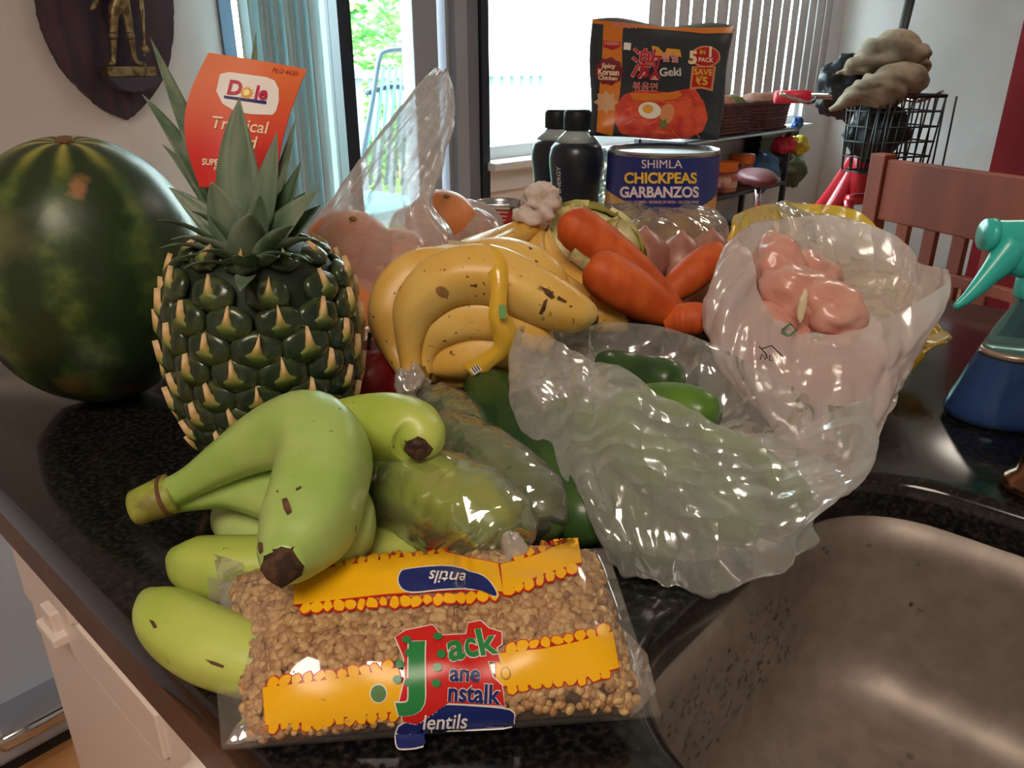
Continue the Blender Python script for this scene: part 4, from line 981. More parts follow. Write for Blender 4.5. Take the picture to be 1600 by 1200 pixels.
gb = thing('green_banana_bunch', 'hand of big unripe green bananas with cut stem on left of counter', 'bananas', on(420, 850))
A_ = banana(gb, [(262, 772, .443), (300, 752, .441), (355, 718, .436), (420, 685, .43), (475, 676, .422), (505, 705, .411), (497, 760, .396), (478, 820, .380), (455, 862, .364), (442, 884, .352)], [.0088, .0095, .0135, .019, .0235, .0255, .0252, .0240, .0170, .0095], green_m, tipr=.0092, tiplen=.007, seg=30)
banana(gb, [(262, 783, .450), (310, 776, .452), (360, 768, .450), (430, 770, .445), (500, 780, .435), (530, 812, .420), (522, 850, .41), (490, 885, .402)], [.0075, .008, .0105, .0175, .0205, .0205, .018, .007], green_m, ph=1.2)
banana(gb, [(270, 780, .458), (340, 745, .468), (420, 715, .474), (500, 685, .470), (570, 668, .462), (625, 668, .450), (655, 684, .438), (654, 700, .430)], [.0075, .009, .014, .0185, .0205, .0205, .0165, .0080], lime_m, ph=.8, tipr=.0078)
part('cut_stem', join(tube(pth([(212, 793, .442), (240, 782, .443), (270, 770, .446)]), [.0098, .0108, .0115], 16, 8, flat=1.25)), M('green_stem', srgb(150, 158, 64), .5, var=srgb(120, 112, 48), scale=60), gb)
part('cut_face', tube(pth([(208, 795, .4415), (213, 793, .442)]), [.0085, .0099], 16, flat=1.25), M('stem_cut_brown', srgb(120, 88, 40), .7), gb)
part('stem_ring', tube(pth([(258, 775, .4445), (263, 773, .4447)]), [.0118, .0118], 16, flat=1.3), M('stem_brown', srgb(96, 62, 34), .7), gb)
for px, py, sz in ((450, 790, .0032), (452, 782, .0022)):
    pass
lb = thing('green_banana_bunch', 'lower hand of yellow-green bananas lying on counter behind the lentil bag', 'bananas', on(330, 960))
banana(lb, [(690, 850, .458), (600, 866, .446), (500, 880, .440), (400, 890, .438), (340, 889, .440), (295, 878, .444), (270, 868, .447)], [.010, .016, .0185, .019, .0185, .0145, .006], lime_m, tip=False)
F__ = banana(lb, [(520, 1045, .380), (450, 1042, .374), (370, 1022, .379), (305, 995, .388), (255, 960, .400), (230, 932, .409)], [.012, .016, .0188, .0192, .0160, .006], lime_m, ph=1.0, tip=False)
banana(lb, [(640, 850, .47), (560, 852, .468), (480, 842, .470), (400, 822, .478), (360, 806, .488), (348, 796, .494)], [.010, .018, .0205, .0205, .014, .006], green_m, ph=.2, tip=False)
for lp in ([(440, 780), (448, 777), (453, 788), (456, 800), (449, 805), (443, 795)], [(462, 763), (470, 759), (471, 762), (463, 767)], [(404, 846), (410, 848), (411, 862), (406, 866), (402, 856)], [(425, 858), (438, 857), (439, 861), (427, 862)]): bruise(A_, lp)
for lp in ([(233, 968), (240, 970), (246, 980), (240, 982)], [(320, 1030), (336, 1034), (350, 1040), (348, 1044), (330, 1038)]): bruise(F__, lp)
# front ripe bunch
yb = thing('ripe_banana_bunch', 'front bunch of ripe yellow bananas held by a yellow tape band', 'bananas', on(740, 640))
Y_ = banana(yb, [(643, 575, .618), (640, 535, .612), (652, 478, .604), (700, 436, .598), (765, 430, .596), (830, 458, .596), (885, 484, .600), (915, 492, .606), (926, 498, .610)], [.0085, .0105, .0185, .0225, .0235, .0225, .0185, .012, .005], yell_m, ph=.5, seg=24)
banana(yb, [(662, 580, .628), (668, 550, .624), (690, 515, .618), (735, 495, .614), (790, 500, .612), (835, 525, .612), (858, 545, .614)], [.0085, .010, .017, .0205, .021, .016, .006], yell_m, ph=1.1, seg=24)
banana(yb, [(668, 588, .640), (680, 572, .636), (710, 560, .630), (755, 548, .626), (800, 545, .622), (830, 560, .624)], [.0085, .012, .019, .021, .018, .007], yell_m, ph=.1, seg=24)
banana(yb, [(635, 580, .632), (615, 545, .636), (608, 500, .64), (622, 455, .644), (660, 425, .648), (720, 412, .652)], [.0085, .0105, .0185, .021, .021, .014], yell_m, ph=.9, tip=False)
banana(yb, [(655, 590, .65), (680, 585, .655), (730, 575, .65), (800, 570, .645), (850, 575, .645)], [.009, .014, .020, .019, .008], yell_m, tip=False)
wrapm = film('stem_wrap_film', srgb(232, 224, 218), .6, .95, .12, .2, .6, 90)
def crumple(c, rx, ry, rz, seed, amp=.004): return wrinkle(lump(c, rx, ry, rz, .25, 1.8, 4, seed=seed), amp, 60, seed)
soft_b = M('banana_soft_bruise', srgb(176, 128, 70), .5, var=srgb(150, 104, 58), scale=90)
bruise(Y_, ell(691, 456, 11, 8, 18, .5), mat=soft_b)
for lp in ([(846, 448), (858, 452), (868, 464), (862, 468), (852, 460)], [(850, 470), (856, 466), (852, 484), (846, 492), (842, 490)], [(872, 462), (886, 470), (884, 474), (870, 468)]): bruise(Y_, lp)
part('stem', tube(pth([(650, 615, .622), (650, 590, .626), (652, 570, .626)]), [.010, .012, .011], 14, 8), stem_y, yb)
part('stem_wrap', crumple(at(644, 602, .616), .013, .015, .016, 3.1, .005), wrapm, yb, label='crumpled clear film around the cut stem')
tapem = M('yellow_tape', srgb(226, 178, 56), .25, coat=.6)
def ribbon(pts, wid, face=None):
    P = [Vector(p) for p in cat(pth(pts), 40)]; V, F = [], []
    for i, p in enumerate(P):
        tg = (P[min(i+1, 40)] - P[max(i-1, 0)]).normalized(); n = (Vector((0, 0, CAM_H)) - p).normalized(); s = tg.cross(n).normalized()
        w = wid*(1 + .18*math.sin(i*.35))
        V += [p - s*w/2, p + s*w/2, p - s*w/2 - n*.0007, p + s*w/2 - n*.0007]
    for i in range(40):
        a = 4*i; F += [(a, a+1, a+5, a+4), (a+2, a+6, a+7, a+3), (a, a+4, a+6, a+2), (a+1, a+3, a+7, a+5)]
    F += [(0, 2, 3, 1), (160, 161, 163, 162)]
    return V, F
part('tape_band', ribbon([(738, 393, .596), (770, 406, .577), (780, 440, .570), (778, 490, .572), (788, 520, .580), (783, 545, .586), (758, 566, .594), (735, 585, .604)], .015), tapem, yb, label='yellow tape band')
stk = M('sticker_white', srgb(220, 214, 200), .4); stg = M('sticker_green', srgb(110, 160, 90), .4)
def sticker(parent, px, py, d, w, h, mat, rot=0, nm='sticker'):
    c = at(px, py, d); n = (Vector((0, 0, CAM_H)) - c).normalized(); x = Vector((1, 0, 0)); x = (x - n*x.dot(n)).normalized(); y = n.cross(x)
    x, y = x*math.cos(R_(rot)) + y*math.sin(R_(rot)), y*math.cos(R_(rot)) - x*math.sin(R_(rot))
    V = [c + x*a*w/2 + y*b*h/2 + n*q for q in (0, .0005) for a, b in ((-1, -1), (1, -1), (1, 1), (-1, 1))]
    return part(nm, (V, [(3, 2, 1, 0), (4, 5, 6, 7), (0, 1, 5, 4), (1, 2, 6, 5), (2, 3, 7, 6), (3, 0, 4, 7)]), mat, parent, smooth=False)
sticker(yb, 785, 487, .5685, .0052, .010, stg, 2); sticker(yb, 744, 577, .598, .008, .006, stk, 35)
for k in range(3): sticker(yb, 740+k*3.5, 578-k*2, .5965, .0008, .0046, M('ink_black', srgb(24, 22, 24), .5), 35, 'barcode_bar')
# rear ripe bunch
y2 = thing('ripe_banana_bunch', 'rear bunch of ripe yellow bananas, stem wrapped in white plastic', 'bananas', on(800, 520))
banana(y2, [(838, 352, .785), (800, 375, .765), (740, 404, .72), (690, 418, .68), (655, 440, .67)], [.009, .011, .016, .019, .012], yell_m, tip=False)
banana(y2, [(832, 350, .79), (790, 370, .775), (730, 405, .705), (790, 412, .685), (840, 430, .675), (868, 455, .672), (880, 468, .674)], [.009, .012, .018, .0225, .0215, .0155, .006], yell_m, ph=.7)
banana(y2, [(840, 355, .79), (835, 390, .78), (848, 430, .765), (880, 462, .75), (930, 490, .735), (985, 500, .725)], [.009, .0115, .017, .020, .019, .011], yell_m, ph=.2)
banana(y2, [(845, 355, .795), (862, 400, .79), (890, 440, .78), (930, 465, .77), (970, 480, .76)], [.008, .011, .017, .018, .010], yell_m, ph=.2)
part('stem', tube(pth([(850, 300, .79), (842, 330, .79), (838, 360, .79)]), [.011, .014, .012], 14, 8), stem_y, y2)
part('stem_wrap', join(crumple(at(846, 315, .78), .019, .015, .017, 5.2, .006), crumple(at(834, 338, .78), .022, .014, .012, 7.7, .006)), M('stem_wrap_paper', srgb(214, 198, 190), .5, var=srgb(170, 150, 140), scale=60, lo=.55, hi=.75), y2, label='crumpled whitish plastic around stem')
sticker(y2, 722, 390, .688, .022, .011, M('ink_black', srgb(60, 56, 50), .4), -8); sticker(y2, 888, 457, .735, .010, .008, ink('logo_red', srgb(190, 28, 74)), -25)
sticker(y2, 722, 390, .6875, .026, .014, M('sticker_silver', srgb(200, 190, 170), .2, metal=.4), -8)

# ================================================================ GOURDS AND CUCUMBERS
def veg_mat(name, c1, c2, streak=(1, 1, 1), rough=.35): return M(name, c1, rough, var=c2, scale=26, stretch=streak, lo=.38, hi=.66, bump=(120, .06), coat=.15)
gourd_m = veg_mat('gourd_skin', srgb(156, 166, 56), srgb(104, 130, 48)); cuc_d = veg_mat('cucumber_dark', srgb(36, 66, 32), srgb(62, 92, 42)); cuc_l = veg_mat('cucumber_light', srgb(96, 134, 46), srgb(60, 100, 40)); gourd_g = veg_mat('gourd_grey_green', srgb(104, 120, 66), srgb(74, 98, 54))
shrink = film('shrink_wrap', srgb(228, 226, 218), .05, .30, .20, .10, .35, 60)
def gourd(name, label, cat_, pts, radii, mat, group=None, wrap=True, endcap=None, tipmat=None, seg=24, solo_origin=None, n=40):
    P = pth(pts); t = thing(name, label, cat_, sum(P, Vector())/len(P) - Vector((0, 0, max(radii))), group)
    part('flesh', tube(P, radii, seg, n, lambda a, k: 1 + .015*math.cos(8*a)), mat, t)
    if wrap:
        g = wrinkle(tube(P, [r + .0014 for r in radii], 40, 70), .0016, 70, len(label)*.37)
        part('cling_film', g, shrink, t, label='clear cling film')
    if endcap: part('film_knot', crumple(at(*endcap[:3]), *endcap[3:6], 4.4, .003), wrapm, t, label='twisted whitish film end')
    return t
gourd('wrapped_gourd', 'pale green gourd in cling film with white twisted tip above the lentil bag', 'gourd', [(548, 738, .486), (575, 748, .478), (640, 768, .460), (710, 790, .442), (765, 820, .428), (800, 846, .418), (812, 858, .414)], [.006, .020, .0265, .028, .0255, .018, .004], gourd_m, endcap=(800, 862, .402, .0075, .006, .0115))
gourd('wrapped_gourd', 'grey-green gourd in cling film lying between pale gourd and dark cucumber', 'gourd', [(668, 660, .575), (700, 682, .556), (760, 722, .525), (820, 772, .497), (862, 815, .478), (876, 832, .472)], [.005, .019, .0235, .0235, .018, .004], gourd_g)
gourd('wrapped_gourd', 'dull green gourd in cling film whose end shows under the ripe bananas', 'gourd', [(660, 615, .625), (690, 638, .606), (740, 680, .575), (775, 712, .555)], [.006, .0185, .0205, .008], gourd_g)
gourd('cucumber', 'long dark green cucumber outside the bag, with small white sticker', 'cucumber', [(735, 588, .640), (765, 612, .612), (815, 672, .565), (870, 745, .520), (920, 812, .484), (940, 838, .473)], [.006, .021, .0245, .0245, .021, .006], cuc_d, wrap=False)
cs = bpy.data.objects['cucumber']
sticker(cs, 857, 739, .498, .007, .006, stk, 30)
INB = 'cucumbers inside the clear bag'
for lab, pts, rad, mt in [
    ('dark green cucumber end showing at back of the clear bag mouth', [(900, 585, .655), (945, 580, .645), (1000, 590, .628), (1050, 598, .612), (1066, 602, .607)], [.010, .018, .0195, .0175, .006], cuc_d),
    ('green cucumber with paler end below the dark one in bag mouth', [(960, 640, .60), (1010, 636, .59), (1060, 638, .575), (1105, 650, .562), (1122, 657, .557)], [.010, .018, .0195, .017, .006], cuc_l),
    ('pale green cucumber seen through film along the upper bag side', [(850, 640, .588), (905, 660, .568), (985, 705, .535), (1080, 760, .500), (1160, 815, .478), (1190, 835, .472)], [.006, .020, .0225, .0225, .018, .006], cuc_l),
    ('long green cucumber lying lowest along the left bag side', [(835, 660, .585), (870, 700, .556), (930, 772, .518), (988, 832, .488), (1035, 872, .471), (1050, 884, .467)], [.006, .018, .021, .021, .017, .006], gourd_g),
    ('dark cucumber seen through film in the middle of bag', [(960, 655, .575), (1010, 690, .548), (1090, 735, .525), (1170, 770, .510), (1200, 785, .505)], [.008, .018, .020, .018, .006], cuc_d),
    ('green cucumber behind the right side of bag film', [(1080, 680, .56), (1130, 710, .545), (1190, 750, .525), (1235, 790, .505), (1248, 803, .499)], [.008, .018, .0195, .017, .006], cuc_l)]:
    gourd('cucumber', lab, 'cucumber', pts, rad, mt, INB, wrap=False)

# ================================================================ CLEAR CUCUMBER BAG
def prings(rings): return [[tuple(at(*p)) for p in r] for r in rings]
bag_f = film('produce_bag_film', srgb(240, 238, 238), .24, .92, .14, .17, .5, 44)
bag_rings = [
 [(806, 512, 0.585), (868, 532, 0.562), (942, 569, 0.54), (1035, 615, 0.52), (1128, 664, 0.502), (1225, 674, 0.494), (1342, 628, 0.5), (1296, 632, 0.55), (1190, 578, 0.595), (1110, 536, 0.622), (1020, 508, 0.64), (895, 504, 0.625)],
 [(796, 560, 0.584), (858, 595, 0.54), (930, 640, 0.51), (1018, 690, 0.488), (1112, 735, 0.473), (1228, 740, 0.472), (1356, 700, 0.485), (1310, 690, 0.54), (1200, 620, 0.59), (1110, 580, 0.62), (1010, 552, 0.64), (880, 545, 0.628)],
 [(800, 615, 0.568), (850, 665, 0.518), (915, 720, 0.482), (1000, 770, 0.458), (1100, 800, 0.446), (1220, 798, 0.452), (1335, 765, 0.469), (1300, 740, 0.53), (1200, 680, 0.58), (1110, 640, 0.605), (1000, 610, 0.62), (880, 600, 0.612)],
 [(830, 690, 0.543), (875, 750, 0.49), (935, 815, 0.456), (1015, 860, 0.44), (1110, 862, 0.437), (1215, 850, 0.446), (1276, 806, 0.466), (1250, 765, 0.52), (1180, 720, 0.56), (1100, 690, 0.58), (1000, 672, 0.59), (900, 665, 0.585)],
 [(868, 755, 0.531), (915, 815, 0.487), (955, 866, 0.464), (1025, 914, 0.448), (1120, 922, 0.4445), (1232, 894, 0.4545), (1262, 830, 0.483), (1225, 780, 0.52), (1150, 745, 0.545), (1080, 725, 0.56), (1000, 715, 0.565), (925, 722, 0.558)]]
g = loft(prings(bag_rings), 200, 80, True)
def mouth_keep(p): return .35 if p.z < .012 else 1.0
g = pleat(g, 200, 80, .0075, 2.3, .9, 1.3)
g = wrinkle(g, .0010, 45, 1.3, mouth_keep, .5)
g = ([Vector((v.x, v.y, max(v.z, .0015))) if wn(v)[1] > SN1+.015 else v for v in g[0]], g[1])
cb_ = thing('plastic_bag', 'large clear plastic bag holding cucumbers, its mouth open beside the sink', 'bag', on(1060, 830))
part('film', g, bag_f, cb_)
# small print on the film
inkd = M('ink_dark_green', srgb(28, 60, 40), .5)
def line_geo(pxs, d, r=.0005): return tube(pth([(x, y, d) for x, y in pxs]), r, 5)
bag_fn = None
part('printed_mark', join(line_geo([(868, 672), (880, 660), (892, 668), (896, 655)], .535), line_geo([(872, 640), (886, 650), (880, 658), (870, 652)], .535)), inkd, cb_)

# ================================================================ CARROTS, CABBAGE, ONION BAG
car_m = M('carrot_skin', srgb(214, 98, 38), .55, var=srgb(196, 80, 26), scale=40, stretch=(1, 1, 1), bump=(60, .12), sub=.08)
def carrot(label, pts, rad, top=None):
    P = pth(pts); t = thing('carrot', label, 'carrot', P[len(P)//2], 'loose carrots')
    part('root', tube(P, rad, 22, 40, lambda a, k: 1 + .012*math.sin(k*60 + math.sin(a)*2) + .02*noise.noise(Vector((math.cos(a), math.sin(a), k*9)))), car_m, t)
    if top:
        part('crown_scar', tube([P[0] - (P[1]-P[0]).normalized()*.0012, P[0] + (P[1]-P[0]).normalized()*.001], [.006, .0075], 14), M('carrot_scar', srgb(120, 84, 40), .8), t)
        if len(top) > 1:
            part('leaf_stub', tube(pth(top), [.006, .0065, .0055, .0065][:len(top)], 10, 10, lambda a, k: 1+.15*math.sin(3*a)), M('carrot_stub', srgb(150, 150, 92), .7, var=srgb(196, 164, 120), scale=120), t)
carrot('big carrot with bare round top lying highest and farthest left', [(884, 344, .735), (892, 350, .735), (930, 378, .742), (985, 425, .752), (1035, 470, .760), (1062, 492, .765)], [.010, .0195, .0225, .0215, .0165, .009], [(0, 0, 0)])
carrot('big carrot with short green leaf stub lying in front', [(920, 412, .690), (932, 420, .690), (965, 442, .696), (1010, 470, .706), (1045, 492, .715), (1062, 505, .72)], [.010, .0195, .0235, .020, .013, .006], [(928, 417, .690), (915, 412, .684), (905, 404, .682), (896, 398, .684)])
carrot('carrot slanting up towards the meat bag', [(1134, 396, .80), (1125, 400, .80), (1095, 418, .79), (1062, 444, .785), (1035, 466, .78)], [.008, .0165, .0185, .0165, .010], None)
carrot('short carrot end poking out below the other carrots', [(1112, 502, .70), (1095, 498, .70), (1065, 500, .705), (1040, 508, .71)], [.008, .0145, .015, .010], None)
# support below the carrots: a head of pale cabbage
cabm = M('cabbage_leaf', srgb(216, 206, 132), .5, var=srgb(232, 226, 176), scale=18, bump=(50, .35), sub=.15)
cabc = at(902, 435, .86); cabc.z = .072
cab = thing('cabbage', 'pale yellow-green cabbage head between bananas and carrots', 'cabbage', (cabc.x, cabc.y, 0))
part('heart', lump(cabc, .066, .066, .068, .06, 2, 4), cabm, cab)
for k in range(9):
    a = k*2.4; q = Matrix.Rotation(a, 3, 'Z') @ Matrix.Rotation(R_(18*(k % 3)), 3, 'Y')
    V, F = [], []
    for j in range(13):
        for i in range(13):
            th_, ph_ = (i/12-.5)*2.3, -.6 + j/12*2.3
            r = .069 + .0015*k/3 + .005*abs(th_)**3 + .003*noise.noise(Vector((th_*3, ph_*3, k)))
            V.append(cabc + q @ Vector((r*math.cos(ph_)*math.cos(th_), r*math.cos(ph_)*math.sin(th_), r*math.sin(ph_))))
    F = [(j*13+i, j*13+i+1, (j+1)*13+i+1, (j+1)*13+i) for j in range(12) for i in range(12)]
    V = [Vector((v.x, v.y, max(v.z, .001))) for v in V]
    part('outer_leaf', (V, F), cabm, cab)
def ering(px, py, d, rx, ry, tilt=0.0, z=None):
    c = at(px, py, d)
    if z is not None: c.z = z
    return [(c.x + rx*math.cos(a), c.y + ry*math.sin(a), c.z + tilt*math.cos(a)) for a in [2*math.pi*k/12 for k in range(12)]]
onm = M('red_onion_skin', srgb(190, 140, 124), .35, var=srgb(160, 104, 94), scale=30, stretch=(1, 1, .2))
for i, (px, py, d, r, lab) in enumerate([(1005, 405, .92, .035, 'pinkish onion in the clear bag below the big can, leftmost'), (1062, 412, .93, .035, 'pinkish onion in the clear bag, in the middle'), (1108, 405, .95, .034, 'pinkish onion in the clear bag next to the meat bag')]):
    c = at(px, py, d)
    if i == 0: pass
    t = thing('onion', lab, 'onion', c - Vector((0, 0, r)), 'onions in clear bag')
    part('bulb', lathe([(.002, r*1.15), (r*.12, r*1.05), (r*.45, r*.85), (r*.85, r*.45), (r, 0), (r*.85, -r*.5), (r*.4, -r*.85), (.004, -r*.95)], 28, c), onm, t)
    part('root_tuft', lathe([(.006, -r*.93), (.004, -r*1.0)], 8, c), stem_y, t)
for i, (px, py, d, r) in enumerate([(1000, 470, .90, .034), (1070, 480, .90, .034)]):
    c = at(px, py, d); c.z = r
    solo('onion', lathe([(.002, r*1.15), (r*.45, r*.85), (r*.85, r*.45), (r, 0), (r*.85, -r*.5), (r*.4, -r*.85), (.004, -r)], 24, c), onm, ['left', 'right'][i] + ' pinkish onion at the bottom of the clear bag behind the carrots', 'onion', 'onions in clear bag')
obf = film('onion_bag_film', srgb(230, 226, 226), .12, .6, .2, .12, .6, 60)
og = loft([ering(1040, 0, .95, .012, .012, 0, .108), ering(1045, 0, .94, .05, .035, 0, .106), ering(1050, 0, .94, .085, .058, 0, .095), ering(1050, 0, .93, .095, .065, 0, .07), ering(1050, 0, .93, .085, .06, 0, .02), ering(1050, 0, .93, .05, .04, 0, .004)], 120, 50, True, True)
solo('plastic_bag', wrinkle(pleat(og, 120, 50, .007, 1.7, .8, 6.0), .0014, 40, 6.0), obf, 'small clear bag of onions in front of the big blue can', 'bag')

# ================================================================ ORANGE FRUIT BAG
fruit_m = M('grapefruit_peel', srgb(226, 142, 84), .45, var=srgb(218, 122, 70), scale=12, bump=(260, .12), sub=.1)
for px, py, d, r, lab in [(548, 398, .79, .047, 'orange grapefruit at the upper left inside the tall knotted bag'), (620, 420, .82, .045, 'orange grapefruit in the middle of tall knotted bag'), (548, 505, .74, .046, 'orange grapefruit at the bottom left of tall knotted bag'), (630, 500, .78, .044, 'orange grapefruit at the bottom right of tall bag, behind bananas'),
                        (690, 352, .93, .044, 'pale orange fruit in the low bag behind the bananas, on the left'), (722, 372, .97, .042, 'pale orange fruit in the low bag next to the red can'), (690, 440, .92, .045, 'pale orange fruit low in the bag behind bananas')]:
    c = at(px, py, d)
    t = thing('grapefruit', lab, 'fruit', c - Vector((0, 0, r)), 'fruit in clear bags')
    part('peel', lump(c, r, r, r*.96, .02, 2, 4, seed=px), fruit_m, t)
    part('stem_button', lump(c + Vector((.2*r, -.45*r, .86*r)), .004, .004, .0025, .2, 2, 2), stem_y, t)
fbf = film('fruit_bag_film', srgb(232, 228, 232), .28, .75, .12, .2, .45, 40)
fr_rings = [ering(697, 112, .86, .004, .004), ering(692, 135, .85, .013, .009, -.006), ering(678, 175, .84, .023, .013, -.012), ering(655, 215, .825, .032, .018, -.012), ering(628, 262, .81, .042, .026, -.01),
            ering(600, 310, .80, .052, .040, -.006), ering(590, 365, .79, .078, .062), ering(588, 425, .78, .088, .074), ering(585, 480, .77, .086, .075), ering(588, 535, .765, .075, .065), ering(590, 565, .76, .05, .04, 0, .003)]
solo('plastic_bag', wrinkle(pleat(loft(fr_rings, 150, 110, True, True), 150, 110, .0080, 1.5, 1.2, 9.0), .0012, 40, 9.0, None, .5), fbf, 'tall clear bag of grapefruit with its twisted top standing up', 'bag')
lo_rings = [ering(690, 318, .96, .03, .02), ering(695, 330, .95, .055, .045), ering(700, 355, .945, .068, .06), ering(700, 400, .94, .07, .06), ering(700, 450, .93, .06, .05), ering(700, 480, .92, .04, .03, 0, .003)]
solo('plastic_bag', wrinkle(pleat(loft(lo_rings, 110, 50, True, True), 110, 50, .007, 1.7, .8, 4.0), .0014, 40, 4.0), fbf, 'low rounded clear bag of fruit beside the red can', 'bag')

# ================================================================ MEAT BAG IN A YELLOW BAG
ckn = M('raw_chicken', srgb(218, 156, 140), .34, var=srgb(228, 182, 166), scale=16, lo=.4, hi=.7, sub=.3, coat=.35)
fat = M('chicken_fat', srgb(240, 220, 186), .3, sub=.2)
MG = 'raw chicken pieces in the bag'
for px, py, d, rx, ry, rz_, ro, lab in [(1218, 425, .715, .024, .03, .034, 20, 'pink raw chicken piece at the upper left of open bag'), (1250, 462, .690, .040, .034, .024, -28, 'pink raw chicken fillet in the middle with white fat strip'), (1298, 482, .680, .034, .032, .022, -30, 'pink raw chicken fillet at the lower right of open bag'),
     (1255, 435, .73, .036, .034, .026, -20, 'pink raw chicken piece at the back'), (1190, 535, .685, .040, .028, .034, 0, 'raw chicken seen through film at the left of bag'), (1290, 590, .672, .046, .030, .034, 10, 'raw chicken seen through film low in the bag'), (1232, 600, .672, .038, .030, .030, 0, 'raw chicken seen through film at bottom of the bag')]:
    q = Matrix.Rotation(R_(-ro), 3, 'Y')
    t = thing('chicken_piece', lab, 'meat', at(px, py, d) - Vector((0, 0, rz_)), MG)
    part('flesh', wrinkle(lump(at(px, py, d), rx, ry, rz_, .22, 1.7, 4, q, px*.1), .0025, 26, 1.0), ckn, t)
    if 'fat' in lab: part('fat_strip', lump(at(1254, 478, .648), .004, .003, .014, .3, 2, 3), fat, t)
mbf = film('meat_bag_film', srgb(240, 228, 226), .76, .96, .10, .22, .4, 40)
meat_rings = [
 [(1152, 372, .69), (1176, 398, .672), (1186, 452, .655), (1226, 506, .645), (1300, 528, .640), (1400, 495, .645), (1488, 428, .66), (1446, 412, .73), (1395, 366, .775), (1300, 338, .79), (1215, 342, .775), (1165, 352, .735)],
 [(1128, 392, .69), (1130, 440, .662), (1155, 500, .642), (1215, 548, .630), (1310, 572, .622), (1412, 545, .632), (1484, 470, .66), (1452, 460, .73), (1398, 420, .775), (1300, 395, .79), (1215, 395, .775), (1150, 395, .735)],
 [(1108, 450, .69), (1108, 500, .665), (1140, 555, .640), (1210, 600, .622), (1310, 625, .612), (1395, 600, .625), (1440, 545, .66), (1420, 520, .72), (1380, 480, .76), (1290, 460, .77), (1210, 455, .76), (1140, 455, .73)],
 [(1104, 500, .69), (1115, 545, .665), (1150, 600, .638), (1220, 650, .612), (1310, 672, .602), (1375, 650, .615), (1415, 585, .65), (1395, 560, .70), (1350, 530, .73), (1280, 515, .74), (1210, 510, .735), (1140, 510, .72)],
 [(1135, 565, .685), (1150, 600, .655), (1190, 650, .628), (1245, 692, .605), (1310, 710, .598), (1355, 690, .608), (1375, 635, .642), (1350, 605, .67), (1310, 580, .69), (1260, 570, .70), (1210, 565, .70), (1165, 560, .70)]]
mg = wrinkle(pleat(loft(prings(meat_rings), 190, 80, True), 190, 80, .0085, 2.3, .9, 2.2), .0014, 40, 2.2, None, .5)
mb = thing('plastic_bag', 'whitish open plastic bag of raw chicken beside the spray bottle', 'bag', on(1270, 680))
part('film', mg, mbf, mb)
# right rear flap corner of the bag
part('flap', wrinkle(loft(prings([[(1370, 600, .645), (1400, 560, .65), (1424, 556, .66), (1418, 590, .655), (1405, 620, .648), (1380, 640, .64)], [(1345, 655, .620), (1375, 605, .632), (1400, 590, .648), (1396, 610, .645), (1385, 660, .628), (1365, 690, .615)], [(1330, 700, .603), (1350, 660, .615), (1375, 640, .632), (1374, 655, .628), (1362, 690, .614), (1345, 715, .602)]]), 60, 30, True), .004, 34, 5), mbf, mb)
grn = M('ink_green', srgb(96, 140, 110), .5)
part('printed_mark', join(*[line_geo(l, .618) for l in [[(1186, 541), (1196, 552), (1199, 560)], [(1190, 545), (1206, 540), (1218, 552), (1224, 558)], [(1188, 562), (1190, 553), (1196, 562), (1198, 554)], [(1203, 555), (1202, 563), (1207, 563)]]]), M('ink_black', srgb(24, 22, 24), .5), mb)
part('printed_mark', xf(tube([(0, 0, 0), (.006, 0, .006), (.012, 0, 0), (.006, 0, -.005), (0, 0, 0)], .0012, 5), Matrix.Translation(at(1222, 516, .635))), grn, mb)
ylm = film('yellow_bag_film', srgb(250, 214, 60), .80, .97, .10, .25, .45, 42)
yel_rings = [
 [(1148, 345, .80), (1165, 372, .81), (1230, 395, .82), (1320, 410, .82), (1395, 450, .80), (1440, 500, .755), (1456, 535, .74), (1440, 470, .78), (1400, 400, .83), (1342, 330, .87), (1250, 318, .87), (1185, 322, .84)],
 [(1140, 390, .80), (1160, 420, .80), (1230, 440, .81), (1320, 460, .805), (1420, 515, .76), (1474, 532, .715), (1478, 520, .73), (1446, 480, .79), (1402, 430, .83), (1342, 380, .86), (1250, 360, .86), (1180, 360, .83)],
 [(1160, 470, .79), (1190, 495, .785), (1250, 515, .78), (1330, 535, .765), (1410, 556, .72), (1440, 552, .71), (1440, 530, .73), (1415, 500, .77), (1370, 470, .79), (1310, 450, .80), (1240, 440, .80), (1190, 445, .79)],
 [(1190, 560, .755), (1215, 565, .752), (1260, 572, .745), (1330, 580, .733), (1390, 582, .722), (1408, 578, .72), (1400, 562, .735), (1375, 550, .75), (1330, 545, .755), (1290, 540, .76), (1250, 540, .762), (1210, 545, .76)]]
solo('plastic_bag', wrinkle(pleat(loft(prings(yel_rings), 140, 50, True), 140, 50, .007, 1.7, .8, 7.0), .0014, 40, 7.0), ylm, 'bright yellow plastic bag behind and under the chicken bag', 'bag')
